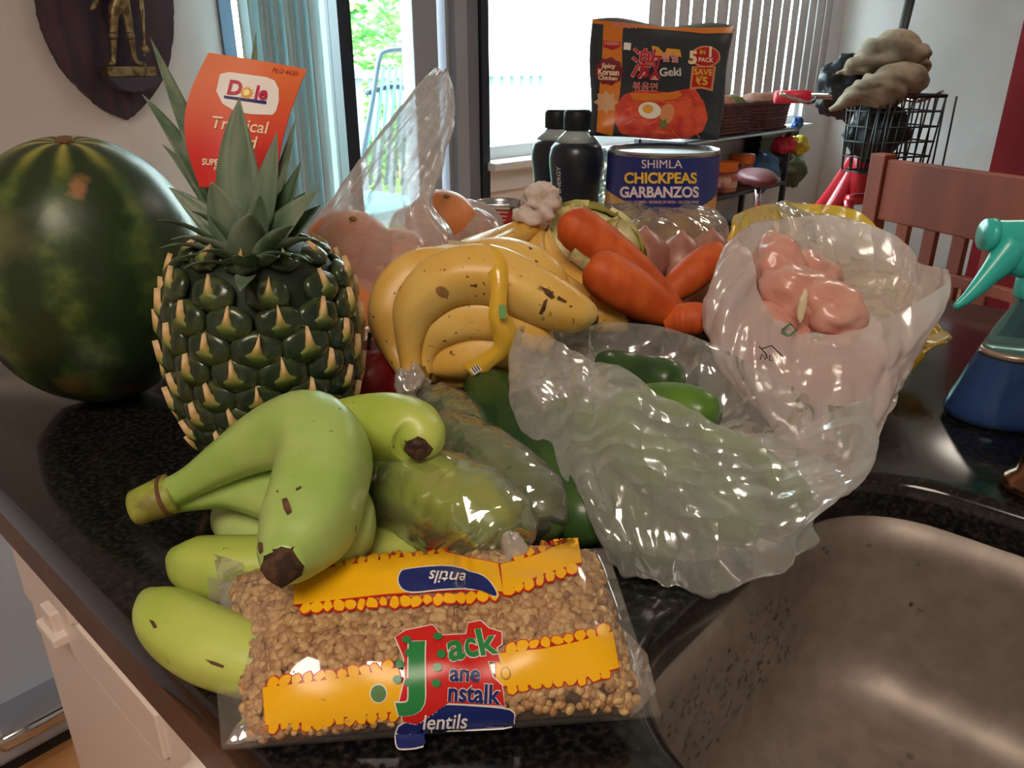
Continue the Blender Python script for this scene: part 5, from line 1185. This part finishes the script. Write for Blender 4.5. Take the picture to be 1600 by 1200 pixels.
# second clear bag with pale yellow contents behind the mouth
pale = M('pasta_pale', srgb(228, 214, 178), .5, var=srgb(236, 228, 206), scale=26, bump=(50, .4))
solo('dough_block', wrinkle(lump(at(1335, 400, .862), .060, .022, .030, .12, 1.6, 4, Matrix.Rotation(R_(22), 3, 'Y'), 3.3), .002, 30, 1), pale, 'pale yellow food block in the clear bag behind the chicken', 'food')
cl2 = loft([[tuple(p) for p in ering(*a)] for a in [(1265, 332, .875, .03, .015, -.01), (1295, 344, .87, .065, .028, -.018), (1330, 380, .865, .085, .034, -.03), (1340, 420, .855, .08, .032, -.026), (1335, 460, .845, .055, .026, -.02)]], 110, 40, True, True)
solo('plastic_bag', wrinkle(pleat(cl2, 110, 40, .009, 1.7, .8, 8.0), .002, 40, 8.0), film('clear_crackly_film', srgb(238, 236, 226), .55, .85, .2, .14, .7, 60), 'crackly clear bag with dark green print behind the chicken', 'bag')
# ================================================================ BIG CAN
CANR, CANH = .0785, .178
cc = at(1031, 320, 1.115); cc.z = 0
can = thing('food_can', 'large blue and yellow tin can of chickpeas', 'can', cc)
tin = M('tin', srgb(190, 190, 194), .25, metal=.9)
part('shell', lathe([(CANR*.97, .0), (CANR, .003), (CANR-.001, .006), (CANR-.001, CANH-.006), (CANR, CANH-.003), (CANR*.975, CANH), (CANR*.955, CANH-.002), (CANR*.95, CANH-.006), (.0, CANH-.006)], 64, cc), tin, can, sharp=50)
def can_mat():
    m, nt, N, L, b = nodes('can_label'); tc = N.new('ShaderNodeTexCoord'); sp = N.new('ShaderNodeSeparateXYZ'); L.new(tc.outputs['Object'], sp.inputs[0])
    # blue field ends in a bow that dips towards the viewer's side of the can
    ay = N.new('ShaderNodeMath'); ay.operation = 'MULTIPLY'; ay.inputs[1].default_value = 1/CANR; L.new(sp.outputs[0], ay.inputs[0])
    sq = N.new('ShaderNodeMath'); sq.operation = 'POWER'; sq.inputs[1].default_value = 2.0; ab = N.new('ShaderNodeMath'); ab.operation = 'ABSOLUTE'; L.new(ay.outputs[0], ab.inputs[0]); L.new(ab.outputs[0], sq.inputs[0])
    bow = N.new('ShaderNodeMath'); bow.operation = 'MULTIPLY_ADD'; bow.inputs[1].default_value = .020; bow.inputs[2].default_value = .101; L.new(sq.outputs[0], bow.inputs[0])
    df = N.new('ShaderNodeMath'); df.operation = 'SUBTRACT'; L.new(sp.outputs[2], df.inputs[0]); L.new(bow.outputs[0], df.inputs[1])
    r = N.new('ShaderNodeMapRange'); r.inputs['From Min'].default_value = -.0006; r.inputs['From Max'].default_value = .0006; L.new(df.outputs[0], r.inputs[0])
    nz = N.new('ShaderNodeTexNoise'); nz.inputs['Scale'].default_value = 26; nz.inputs['Detail'].default_value = 3; L.new(tc.outputs['Object'], nz.inputs['Vector'])
    c = N.new('ShaderNodeValToRGB'); e = c.color_ramp.elements; e[0].color = srgb(196, 112, 50); e[0].position = .35; e[1].color = srgb(240, 200, 140); e[1].position = .68; k = e.new(.5); k.color = srgb(228, 160, 50)
    L.new(nz.outputs['Fac'], c.inputs[0])
    x = N.new('ShaderNodeMix'); x.data_type = 'RGBA'; x.inputs[7].default_value = srgb(34, 44, 124); L.new(r.outputs[0], x.inputs[0]); L.new(c.outputs[0], x.inputs[6]); L.new(x.outputs[2], b.inputs['Base Color']); b.inputs['Roughness'].default_value = .3
    return m
lab_r = CANR + .0004
part('paper_label', lathe([(lab_r, .007), (lab_r, CANH-.007)], 64, cc, cap=False), can_mat(), can)
def can_fn(u, v): a = -math.pi/2 + (u-.5)*math.pi; return Vector((cc.x + lab_r*math.cos(a), cc.y + lab_r*math.sin(a), v*CANH))
yl = ink('can_yellow', srgb(244, 196, 60)); iw = ink('can_white', srgb(240, 222, 224))
part('lettering', drape(tpx('SHIMLA', 1034, 257, 19, 0, .0, 0, 1.0, 5), can_fn, .0004), iw, can)
part('lettering', drape(tpx('CHICKPEAS', 1032, 279, 23, 0, .035, 0, .95, 5), can_fn, .0004), yl, can)
part('lettering', drape(tpx('GARBANZOS', 1030, 301, 23, 0, .035, 0, .90, 5), can_fn, .0004), iw, can)
part('lettering', drape(tpx('SOURCE OF FIBRE • SOURCE OF IRON • GLUTEN FREE', 1030, 316, 6, 0, .02, 0, .85, 6), can_fn, .0004), ink('can_peach', srgb(220, 180, 160)), can)

# ================================================================ NOODLE PACK ON THE CAN
NB = Vector((cc.x - .002, cc.y - .015, CANH)); 
nk = {'bl': at(921, 212, 1.10), 'br': at(1122, 219, 1.11), 'tl': at(924, 30, 1.13), 'tr': at(1146, 42, 1.14)}
dzl = CANH + .002 - min(nk['bl'].z, nk['br'].z)
for k in nk: nk[k].z += max(dzl, 0)
npx = nk['br']-nk['bl']
def pack_fn(u, v, s=1):
    uu, vv = min(1, max(0, u)), min(1, max(0, v))
    p = (nk['bl']*(1-u) + nk['br']*u)*(1-v) + (nk['tl']*(1-u) + nk['tr']*u)*v
    prof_ = (max(0, 1-abs(2*uu-1)**3.5))**.55*(max(0, 1-abs(2*vv-1)**5))**.6
    w = .0028*noise.noise(Vector((u*5, v*6, s*3.0)))*(1 if 0 < vv < 1 else .4)
    zedge = .004*math.sin(u*9)*max(0, (vv-.9)*10)
    return p + Vector((0, -1, .05))*(s*(.026*prof_ + w*prof_ + .0006)) + Vector((0, 0, zedge)) + Vector((.002*math.sin(v*7)*(abs(2*uu-1)**4), 0, 0))
pk = thing('noodle_pack', 'black and orange noodle multipack standing on the big can', 'package', (NB.x, NB.y, CANH))
ga = grid(lambda u, v: pack_fn(u, v, 1), 44, 40); gb2 = grid(lambda u, v: pack_fn(u, v, -1), 44, 40)
blkp = M('pack_black', srgb(34, 40, 50), .3, var=srgb(44, 52, 62), scale=14, coat=.4)
part('pouch', join(ga, gb2), blkp, pk)
pf = lambda u, v: pack_fn(u, v, 1)
org = ink('pack_orange', srgb(214, 120, 34), .35); redn = M('noodle_red', srgb(190, 44, 36), .4, var=srgb(226, 90, 60), scale=60, lo=.35, hi=.65); rd = ink('pack_red', srgb(184, 26, 40), .35)
part('orange_strip', drape(fill2d([(943, 37), (974, 40), (972, 60), (972, 110), (968, 150), (960, 190), (957, 212), (932, 206), (936, 150), (941, 90)], 9), pf, .0005), org, pk)
part('top_seal', drape(fill2d([(926, 31), (980, 36), (1040, 43), (1085, 44), (1145, 43), (1144, 52), (1100, 53), (1060, 49), (1010, 45), (970, 42), (927, 37)], 9), pf, .0006), org, pk)
part('lettering', drape(tpx('EASSON', 975, 41, 11, -5, .03, 0, 1), pf, .0010), ink('pack_pinkish', srgb(210, 130, 120)), pk)
def noodlepatch(loop): return drape(fill2d(loop, 8), pf, .0006)
part('noodle_picture', noodlepatch([(962, 165), (975, 148), (1000, 140), (1045, 145), (1068, 140), (1085, 138), (1100, 160), (1106, 185), (1098, 205), (1075, 216), (1040, 219), (1000, 216), (970, 208), (960, 190)]), redn, pk)
random.seed(9)
strands = []
for k in range(34):
    x0, y0 = random.uniform(972, 1090), random.uniform(155, 208); a = random.uniform(-.7, .7) + (1.2 if x0 > 1050 else 0)
    pts = [(x0 + math.cos(a)*q*14 + 3*math.sin(q*3+k), y0 + math.sin(a)*q*14 + 3*math.cos(q*2.2+k)) for q in [i/8-.5 for i in range(9)]]
    L1 = [(x, y-1.1) for x, y in pts] + [(x, y+1.1) for x, y in pts[::-1]]
    strands.append(fill2d(L1, 9))
part('noodle_strands', drape(join(*strands), pf, .0009), ink('strand', srgb(232, 96, 62), .4), pk)
part('egg_white', drape(fill2d(ell(1015, 173, 18, 13, 22, .1), 8), pf, .0012), ink('egg_white', srgb(236, 228, 214)), pk)
part('egg_yolk', drape(fill2d(ell(1012, 171, 8.5, 7, 18), 8), pf, .0016), ink('egg_yolk', srgb(226, 160, 58)), pk)
part('vegetable_picture', drape(fill2d(ell(1042, 178, 11, 16, 18, .3), 8), pf, .0012), ink('veg_peach', srgb(214, 140, 90)), pk)
part('herb_picture', drape(fill2d(star(1036, 194, 10, 5, 6), 8), pf, .0016), ink('herb', srgb(112, 116, 50)), pk)
part('badge', drape(fill2d(ell(1102, 89, 23, 17, 24), 8), pf, .0008), ink('pack_gold', srgb(214, 140, 90)), pk)
part('badge', drape(fill2d(ell(1102, 89, 20.5, 14.5, 24), 8), pf, .0012), rd, pk)
part('price_flag', drape(fill2d([(1081, 104), (1118, 104), (1113, 143), (1096, 139), (1077, 140)], 8), pf, .0008), ink('pack_gold', srgb(214, 140, 90)), pk)
part('price_flag', drape(fill2d([(1084, 106), (1115, 106), (1110, 139), (1096, 136), (1080, 137)], 8), pf, .0012), rd, pk)
py_ = ink('pack_cream', srgb(240, 214, 176)); pyl = ink('pack_lemon', srgb(224, 182, 50))
part('lettering', drape(tpx('5', 1082, 92, 27, -4, .045), pf, .0018), py_, pk)
part('lettering', drape(tpx('1', 1109, 83, 22, -4, .04), pf, .0018), py_, pk)
part('lettering', drape(tpx('IN', 1097, 83, 9, -4, .03), pf, .0018), pyl, pk); part('lettering', drape(tpx('PACK', 1102, 95, 9, -4, .03), pf, .0018), py_, pk)
part('lettering', drape(tpx('SAVE', 1098, 114, 13, -4, .03), pf, .0018), pyl, pk); part('lettering', drape(tpx('₹5', 1096, 128, 18, -4, .03), pf, .0018), pyl, pk)
pkw = ink('pack_pink', srgb(226, 150, 150))
part('lettering', drape(tpx('激', 1010, 104, 50, -4, .022), pf, .0010), pkw, pk); part('lettering', drape(tpx('激', 1010, 104, 50, -4, .0), pf, .0016), rd, pk)
part('lettering', drape(tpx('열렬', 1047, 92, 15, -4, .02), pf, .0012), pkw, pk)
part('lettering', drape(tpx('Geki', 1047, 114, 18, 2, .03), pf, .0016), ink('pack_grey', srgb(206, 204, 198)), pk)
part('lettering', drape(tpx('볶음면', 1008, 137, 15, -4, .02), pf, .0012), ink('pack_salmon', srgb(206, 120, 110)), pk)
part('banner', drape(fill2d([(984, 146), (1030, 147), (1060, 143), (1066, 149), (1055, 156), (1010, 159), (988, 157)], 8), pf, .0014), org, pk)
part('crest', drape(fill2d([(1018, 72), (1028, 74), (1038, 84), (1042, 76), (1062, 78), (1065, 90), (1050, 86), (1040, 92), (1026, 90), (1020, 84)], 8), pf, .0009), ink('pack_yellow', srgb(224, 160, 40)), pk)
part('brand_patch', drape(fill2d([(943, 64), (970, 66), (969, 74), (957, 79), (943, 74)], 8), pf, .0010), rd, pk)
part('lettering', drape(tpx('NISSIN', 956, 69, 7.5, -3, .03), pf, .0014), ink('pack_pink', srgb(226, 150, 150)), pk)
part('flavour_patch', drape(fill2d(star(952, 112, 23, 20, 9), 8), pf, .0009), ink('pack_maroon', srgb(120, 22, 34)), pk)
part('lettering', drape(tpx('Spicy', 951, 104, 10, -3, .03), pf, .0014), py_, pk); part('lettering', drape(tpx('Korean', 951, 114, 13, -3, .035, 0, .85), pf, .0014), py_, pk); part('lettering', drape(tpx('Chicken', 950, 123, 9, -3, .03), pf, .0014), py_, pk)
part('veg_symbol', drape(fill2d([(975, 67), (986, 68), (985, 79), (974, 78)], 8), pf, .0010), wht, pk)
part('splash_picture', drape(fill2d(star(947, 160, 19, 13, 8), 8), pf, .0009), ink('pack_beige', srgb(206, 160, 120)), pk)

# ================================================================ BLACK BOTTLES, RED CAN
blkb = M('bottle_black', srgb(34, 40, 52), .32, coat=.2); capm = M('bottle_cap', srgb(24, 30, 36), .45)
clearp = M('clear_plastic', srgb(170, 186, 190), .1, spec=.6)
def dark_bottle(px, py, d, label, s=1.0):
    c = at(px, py, d); c.z = 0; t = thing('drink_bottle', label, 'bottle', c, 'black bottles')
    R0 = .041*s; zc = at(px, 168, d).z
    part('sleeve', lathe([(R0*.86, 0), (R0*.95, .004), (R0, .02), (R0*.84, zc*.36), (R0*.90, zc*.52), (R0*1.0, zc*.66), (R0*1.0, zc*.71), (R0*.93, zc*.765), (R0*.80, zc*.80)], 40, c), blkb, t)
    part('neck', lathe([(R0*.80, zc*.80), (R0*.58, zc*.845), (R0*.42, zc*.87), (R0*.40, zc*.9)], 32, c), clearp, t)
    cp2 = part('cap', lathe([(R0*.47, zc*.875), (R0*.49, zc*.88), (R0*.49, zc*.98), (R0*.44, zc)], 32, c, cross=lambda a, z: 1+.012*math.cos(30*a)), capm, t)
    return c, R0, zc, t
c1, R1, z1, t1 = dark_bottle(898, 330, 1.185, 'black sleeved drink bottle, the nearer of two, left of the can')
dark_bottle(868, 330, 1.275, 'black sleeved drink bottle half hidden behind the other one')
tg = text_geo('BEING ENERGY', .0105, .0002, maxedge=.003)
def bot_fn(x, y):       # lettering runs up the bottle side
    z = .112 + x; f_ = z/z1; r = R1*(.84 + .16*max(0, min(1, (f_-.36)/.30))) + .0008; a = -math.pi/2 - .75 - y/R1
    return Vector((c1.x + r*math.cos(a), c1.y + r*math.sin(a), z))
part('lettering', mapg(tg, bot_fn), ink('bottle_white', srgb(214, 210, 206)), t1)
rc_ = at(779, 350, 1.02); rc_.z = 0; RCH = at(779, 312, 1.02).z
rcn = thing('food_can', 'small red and white tin can behind the banana stem', 'can', rc_)
r_ = .0315
part('shell', lathe([(r_*.97, 0), (r_*1.02, .002), (r_, .005), (r_, RCH-.006), (r_*1.03, RCH-.003), (r_*1.0, RCH), (r_*.96, RCH-.001), (r_*.93, RCH-.006), (.0, RCH-.007)], 44, rc_), tin, rcn, sharp=50)
def rcl():
    m, nt, N, L, b = nodes('red_can_label'); tc = N.new('ShaderNodeTexCoord'); sp = N.new('ShaderNodeSeparateXYZ'); L.new(tc.outputs['Object'], sp.inputs[0])
    a = N.new('ShaderNodeMath'); a.operation = 'MULTIPLY_ADD'; a.inputs[1].default_value = -1.1; a.inputs[2].default_value = -.052; L.new(sp.outputs[2], a.inputs[0])
    b2 = N.new('ShaderNodeMath'); b2.operation = 'MULTIPLY_ADD'; b2.inputs[1].default_value = 2.2; L.new(sp.outputs[0], b2.inputs[0])
    b2.inputs[2].default_value = .0
    s = N.new('ShaderNodeMath'); s.operation = 'SUBTRACT'; L.new(b2.outputs[0], s.inputs[0]); L.new(a.outputs[0], s.inputs[1])
    g_ = N.new('ShaderNodeMath'); g_.operation = 'GREATER_THAN'; g_.inputs[1].default_value = .135; L.new(s.outputs[0], g_.inputs[0])
    x = N.new('ShaderNodeMix'); x.data_type = 'RGBA'; x.inputs[6].default_value = srgb(226, 214, 214); x.inputs[7].default_value = srgb(168, 26, 44); L.new(g_.outputs[0], x.inputs[0]); L.new(x.outputs[2], b.inputs['Base Color']); b.inputs['Roughness'].default_value = .35; return m
part('paper_label', lathe([(r_+.0004, .006), (r_+.0004, RCH-.007)], 44, rc_, cap=False), rcl(), rcn)
def rc_fn(u, v): a = -math.pi/2 + (u-.5)*math.pi; return Vector((rc_.x + (r_+.0005)*math.cos(a), rc_.y + (r_+.0005)*math.sin(a), v*RCH))
for k in range(5): part('lettering', drape(fill2d([(768, 324+k*6), (796-2*k, 325+k*6), (796-2*k, 327+k*6), (768, 326+k*6)], 5), rc_fn, .0005), ink('can_peach', srgb(220, 180, 160)), rcn)

# ================================================================ SPRAY BOTTLE
sb = on(1572, 652); spr = thing('spray_bottle', 'blue spray bottle with turquoise trigger beside the sink', 'spray bottle', sb)
sbt = bpy.data.materials.new('spray_plastic'); sbt.use_nodes = True
_b = sbt.node_tree.nodes['Principled BSDF']; _b.inputs['Base Color'].default_value = srgb(150, 215, 225); _b.inputs['Roughness'].default_value = .06; _b.inputs['Transmission Weight'].default_value = .92; _b.inputs['IOR'].default_value = 1.2
liq = M('blue_liquid', srgb(14, 26, 150), .1, coat=.5, trans=.2, ior=1.33)
def cone(prof_, fl=.72, c=sb, seg=40):
    V, F = lathe(prof_, seg); return [Vector((c.x + v.x, c.y + v.y*fl, c.z + v.z)) for v in V], F
part('bottle_wall', cone([(.046, 0), (.0525, .004), (.0535, .010), (.050, .020), (.036, .060), (.026, .085), (.0185, .100), (.0155, .108), (.0155, .114)]), sbt, spr)
part('liquid', cone([(.044, .002), (.0505, .006), (.051, .010), (.0478, .020), (.0352, .058), (.0335, .062)]), liq, spr)
lbl = M('spray_label', srgb(186, 160, 142), .25, metal=.5)
part('label_band', [ (lambda g: ([v + Vector((0, -.0012, 0)) for v in g[0]], g[1]))(cone([(.0365, .0605), (.0345, .0650)], .74)) ][0], lbl, spr)
teal = M('turquoise_plastic', srgb(60, 196, 186), .3, sub=.2, coat=.2)
part('collar', cone([(.0175, .108), (.019, .110), (.019, .126), (.017, .128), (.012, .131)], 1.0), teal, spr)
nkc = sb + Vector((0, 0, .13))
def sv(px, py, d=.617): return at(px, py, d)
part('sprayer_head', tube([nkc + Vector((0, 0, -.006)), nkc + Vector((0, 0, .012)), nkc + Vector((.0, 0, .022))], [.011, .012, .013], 16, 8), teal, spr)
part('sprayer_body', tube([sv(1548, 368), sv(1575, 368), sv(1620, 372), sv(1690, 378)], [.0125, .0125, .0145, .013], 18, 14, flat=.85), teal, spr)
part('nozzle', tube([sv(1538, 366), sv(1550, 367)], [.0125, .0135], 18), teal, spr)
part('trigger', tube([sv(1582, 385), sv(1572, 400), sv(1545, 430), sv(1515, 462), sv(1492, 480)], [.016, .0155, .0105, .0065, .003], 14, 20, flat=.7), teal, spr, label='turquoise trigger lever')
part('web', tube([sv(1575, 385), sv(1600, 400), sv(1640, 395)], [.012, .018, .014], 14, 10, flat=.5), teal, spr)
# steel bowl behind it
bwl = on(1545, 468, .0); bwl = RM(1.02, .36, 0)
solo('steel_bowl', lathe([(.03, 0), (.034, .002), (.055, .022), (.062, .035), (.0605, .035), (.053, .022), (.03, .004), (0, .004)], 40, bwl), M('chrome', srgb(200, 200, 205), .12, metal=1), 'small shiny steel bowl behind the spray bottle trigger', 'bowl')

# ================================================================ LENTIL BAG
LC = {'tl': at(356, 902, .420), 'tr': at(930, 862, .430), 'br': at(1012, 1118, .352), 'bl': at(382, 1166, .3415)}
LNn = ((LC['br']-LC['bl']).cross(LC['tl']-LC['bl'])).normalized()
if LNn.z < 0: LNn = -LNn
def lent_base(u, v): return (LC['bl']*(1-u) + LC['br']*u)*(1-v) + (LC['tl']*(1-u) + LC['tr']*u)*v
def lent_h(u, v):
    if u <= 0 or u >= 1 or v <= 0 or v >= 1: return 0.0
    a = max(0, 1-abs(2*u-1)**4)**.5*max(0, 1-abs(2*v-1)**3.0)**.55
    q = .0285*a*(1 + .10*noise.noise(Vector((u*3.2, v*2.6, 4.0)))) + .0022*a*noise.noise(Vector((u*9, v*6, 1.5)))
    q -= .0045*math.exp(-((u-.60-.08*(v-.5))/.022)**2)*a*min(1, max(0, (v-.15)*3))      # fold across the pack
    return q
def lent_fn(u, v): return lent_base(u, v) + LNn*(lent_h(u, v) + .0006)
lbag = thing('lentil_bag', 'clear bag of brown lentils with yellow, blue and red print in front', 'package', lent_base(.5, .3))
lf = film('lentil_bag_film', srgb(236, 230, 224), .03, .22, .08, .10, .22, 30)
top_g = grid(lent_fn, 70, 46, -.055, 1.035, -.006, 1.02); bot_g = grid(lambda u, v: lent_base(u, v) - LNn*.001, 20, 14, -.055, 1.035, -.006, 1.02)
part('film', join(top_g, bot_g), lf, lbag)
def lent_mat():
    m, nt, N, L, b = nodes('lentil'); g_ = N.new('ShaderNodeNewGeometry'); r = N.new('ShaderNodeValToRGB'); e = r.color_ramp.elements
    e[0].color = srgb(150, 104, 66); e[1].color = srgb(206, 170, 116); k = e.new(.5); k.color = srgb(184, 142, 92)
    L.new(g_.outputs['Random Per Island'], r.inputs[0]); L.new(r.outputs[0], b.inputs['Base Color']); b.inputs['Roughness'].default_value = .5; return m
random.seed(31)
LV0, LF0 = [], []
for j, (z, r) in enumerate([(1, .12), (.72, .72), (0, 1), (-.72, .72), (-1, .12)]):
    for k in range(8): LV0.append(Vector((r*math.cos(k*math.pi/4), r*math.sin(k*math.pi/4), z)))
for j in range(4):
    for k in range(8): LF0.append((j*8+k, j*8+(k+1) % 8, (j+1)*8+(k+1) % 8, (j+1)*8+k))
LF0 += [tuple(range(8))[::-1], tuple(range(32, 40))]
V, F = [], []
for k in range(4600):
    u, v = random.uniform(.012, .988), random.uniform(.02, .985); h_ = lent_h(u, v)
    if h_ < .0035: continue
    dep = random.choice((.0026, .0032, .0048)); r = random.uniform(.0024, .0033)
    c = lent_fn(u, v) - LNn*min(dep, h_*.7); nrm = fnorm(lent_fn, u, v)
    ax = (nrm + Vector((random.gauss(0, .45), random.gauss(0, .45), random.gauss(0, .45)))).normalized(); q = ax.to_track_quat('Z', 'Y').to_matrix()
    o = len(V); V += [c + q @ Vector((p.x*r, p.y*r, p.z*r*.5)) for p in LV0]; F += [tuple(i+o for i in f) for f in LF0]
part('lentils', (V, F), lent_mat(), lbag, kind='stuff', label='brown dried lentils')
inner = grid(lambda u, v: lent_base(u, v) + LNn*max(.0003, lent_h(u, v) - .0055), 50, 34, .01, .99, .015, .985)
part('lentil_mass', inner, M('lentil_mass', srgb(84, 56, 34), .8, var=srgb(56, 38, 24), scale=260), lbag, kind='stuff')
yb_m, rb_m, nb_m, gb_m = ink('bag_yellow', srgb(238, 178, 20), .3), ink('bag_red', srgb(200, 34, 30), .3), ink('bag_navy', srgb(28, 40, 104), .3), ink('bag_green', srgb(40, 128, 66), .3)
wb_m = ink('bag_white', srgb(232, 222, 214), .3)
def fat_loop(loop, k):
    cx, cy = sum(p[0] for p in loop)/len(loop), sum(p[1] for p in loop)/len(loop); out = []
    for i, p in enumerate(loop):
        a, b = loop[i-1], loop[(i+1) % len(loop)]; t = Vector((b[0]-a[0], b[1]-a[1])); n = Vector((t.y, -t.x)).normalized() if t.length else Vector((0, 0))
        if n.dot(Vector((p[0]-cx, p[1]-cy))) < 0: n = -n
        out.append((p[0]+n.x*k, p[1]+n.y*k))
    return out
def band(loop, edges):
    part('print_outline', drape(fill2d(fat_loop(loop, 2.2), 9), lent_fn, .0004), rb_m, lbag)
    part('yellow_band', drape(fill2d(loop, 9), lent_fn, .0008), yb_m, lbag)
    so, si = [], []
    for (x0, y0), (x1, y1), sgn in edges:
        n = int(math.hypot(x1-x0, y1-y0)/17)
        for k in range(n):
            t = (k+.5)/n; rx, ry = random.uniform(6, 10), random.uniform(6.5, 11); x, y = x0+(x1-x0)*t, y0+(y1-y0)*t + sgn*(ry*.55+1)
            lp = [(a + random.uniform(-1.4, 1.4), b + random.uniform(-1.4, 1.4)) for a, b in ell(x, y, rx, ry, 9, random.random())]
            so_ = part('stone_outline', drape(fill2d(fat_loop(lp, 2.0), 9), lent_fn, .0006), rb_m, lbag); part('stone_print', drape(fill2d(lp, 9), lent_fn, .0010), yb_m, so_)
band([(462, 898), (520, 888), (600, 876), (700, 866), (778, 882), (786, 926), (700, 922), (600, 930), (530, 938), (460, 946)], [((470, 945), (780, 926), 1), ((520, 888), (700, 867), -1)])
band([(782, 884), (840, 868), (902, 838), (908, 880), (850, 898), (786, 926)], [((786, 922), (900, 882), 1), ((800, 880), (895, 843), -1)])
band([(412, 1074), (470, 1068), (540, 1058), (622, 1044), (640, 1108), (560, 1116), (490, 1126), (416, 1132)], [((420, 1130), (625, 1108), 1), ((420, 1074), (615, 1047), -1)])
band([(775, 1022), (850, 1014), (900, 1004), (956, 988), (966, 1044), (900, 1062), (850, 1068), (775, 1072)], [((790, 1070), (955, 1048), 1), ((790, 1022), (950, 992), -1)])
def blob(nm, loop, lift, m, edge=None):
    if edge: part('print_outline', drape(fill2d(fat_loop(loop, 2.0), 8), lent_fn, lift-.0003), edge, lbag)
    part(nm, drape(fill2d(loop, 8), lent_fn, lift), m, lbag)
logo = [(618, 998), (634, 988), (676, 980), (690, 996), (728, 994), (734, 976), (752, 972), (764, 984), (784, 990), (784, 1008), (776, 1014), (782, 1036), (762, 1034), (770, 1058), (784, 1070), (788, 1100), (700, 1096), (676, 1112), (652, 1128), (630, 1124), (624, 1096), (634, 1060), (632, 1030)]
blob('logo_field', logo, .0016, rb_m, wb_m)
blob('blue_plaque', cat([(684, 1100), (750, 1102), (798, 1108), (802, 1124), (796, 1138), (740, 1142), (668, 1146), (664, 1166), (632, 1172), (620, 1166), (622, 1134), (650, 1122), (676, 1112)], 40, True), .0013, nb_m, wb_m)
blob('blue_plaque', cat([(640, 892), (700, 888), (748, 900), (768, 916), (774, 934), (740, 922), (690, 922), (640, 926), (624, 914), (626, 898)], 36, True), .0014, nb_m, wb_m)
def ltext(body, cx, cy, size, m, rot=0, bold=.02, lift=.0022, shear=0.0, sx=1.0): part('lettering', drape(tpx(body, cx, cy, size, rot, bold, shear, sx, 6), lent_fn, lift), m, lbag)
ltext('J', 652, 1052, 108, wb_m, 0, .055, .0021, 0, 1.3); ltext('J', 652, 1052, 108, gb_m, 0, .04, .0026, 0, 1.3)
ltext('ack', 736, 1012, 56, wb_m, 9, .045, .0021); ltext('ack', 736, 1012, 56, gb_m, 9, .025, .0026)
ltext('ane', 726, 1053, 34, wb_m, -2, .05, .0021); ltext('ane', 726, 1053, 34, nb_m, -2, .025, .0026)
ltext('nstalk', 739, 1082, 38, wb_m, -3, .05, .0021, 0, .9); ltext('nstalk', 739, 1082, 38, nb_m, -3, .025, .0026, 0, .9)
ltext('lentils', 694, 1124, 30, wb_m, 2, .012, .0020, .2)
ltext('lentils', 702, 906, 26, wb_m, 176, .012, .0020, .2)
random.seed(4)
lv_ = [fill2d(ell(x, y, 7, 6, 10), 8) for x, y in [(636, 1004), (684, 1000), (640, 1024), (690, 1026), (684, 1044), (626, 1040), (622, 1062), (640, 1066), (682, 1066)]]
part('leaf_print', drape(join(*lv_), lent_fn, .0029), gb_m, lbag)
blob('seal_print', ell(592, 1083, 12, 13, 20), .0012, ink('seal_green', srgb(92, 130, 80), .3), wb_m)
blob('circle_mark', ell(790, 1052, 8, 10, 16), .0012, ink('mark_olive', srgb(150, 120, 20), .3))
blob('circle_mark', ell(790, 1052, 6, 8, 16), .0015, yb_m)
# clear corner flaps of the bag
def flap(pts, nm='corner_flap'):
    P = [at(*p) for p in pts]
    g = wrinkle(grid(lambda u, v: (P[0]*(1-u)+P[1]*u)*(1-v) + (P[3]*(1-u)+P[2]*u)*v, 20, 20), .002, 60, 3.0)
    part(nm, g, lf2, lbag)
lf2 = film('lentil_flap_film', srgb(236, 230, 224), .22, .6, .14, .14, .5, 50)
flap([(350, 1162, .338), (440, 1150, .340), (450, 1110, .350), (395, 1100, .352)]); flap([(985, 1120, .350), (1026, 1080, .354), (1010, 1020, .372), (955, 960, .40)]); flap([(368, 1080, .362), (395, 1090, .360), (380, 880, .420), (334, 866, .425)])

# ---------------------------------------------------------------- small things in the gaps
ap = at(578, 592, .665)
apl = thing('red_apple', 'dark red apple in the shade between pineapple and banana stem', 'apple', (ap.x, ap.y, ap.z-.034))
part('skin', lathe([(.004, .026), (.012, .031), (.026, .027), (.036, .010), (.0365, -.006), (.030, -.022), (.018, -.033), (.006, -.031)], 32, ap), M('apple_skin', srgb(112, 18, 30), .3, var=srgb(150, 40, 40), scale=30, stretch=(3, 3, .5)), apl)
part('stem', tube([ap+Vector((0, 0, .024)), ap+Vector((.003, 0, .042))], [.0015, .002], 8), bstem_m, apl)
solo('plastic_strip', wrinkle(tube(pth([(944, 232, 1.16), (946, 262, 1.16), (942, 300, 1.16), (939, 345, 1.16), (938, 400, 1.17)]), [.004, .008, .007, .006, .006], 14, 40, flat=.4), .003, 70, 2.0), film('turquoise_film', srgb(150, 214, 220), .6, .95, .15, .2, .6, 60), 'crinkled pale turquoise plastic strip between black bottle and big can', 'plastic')
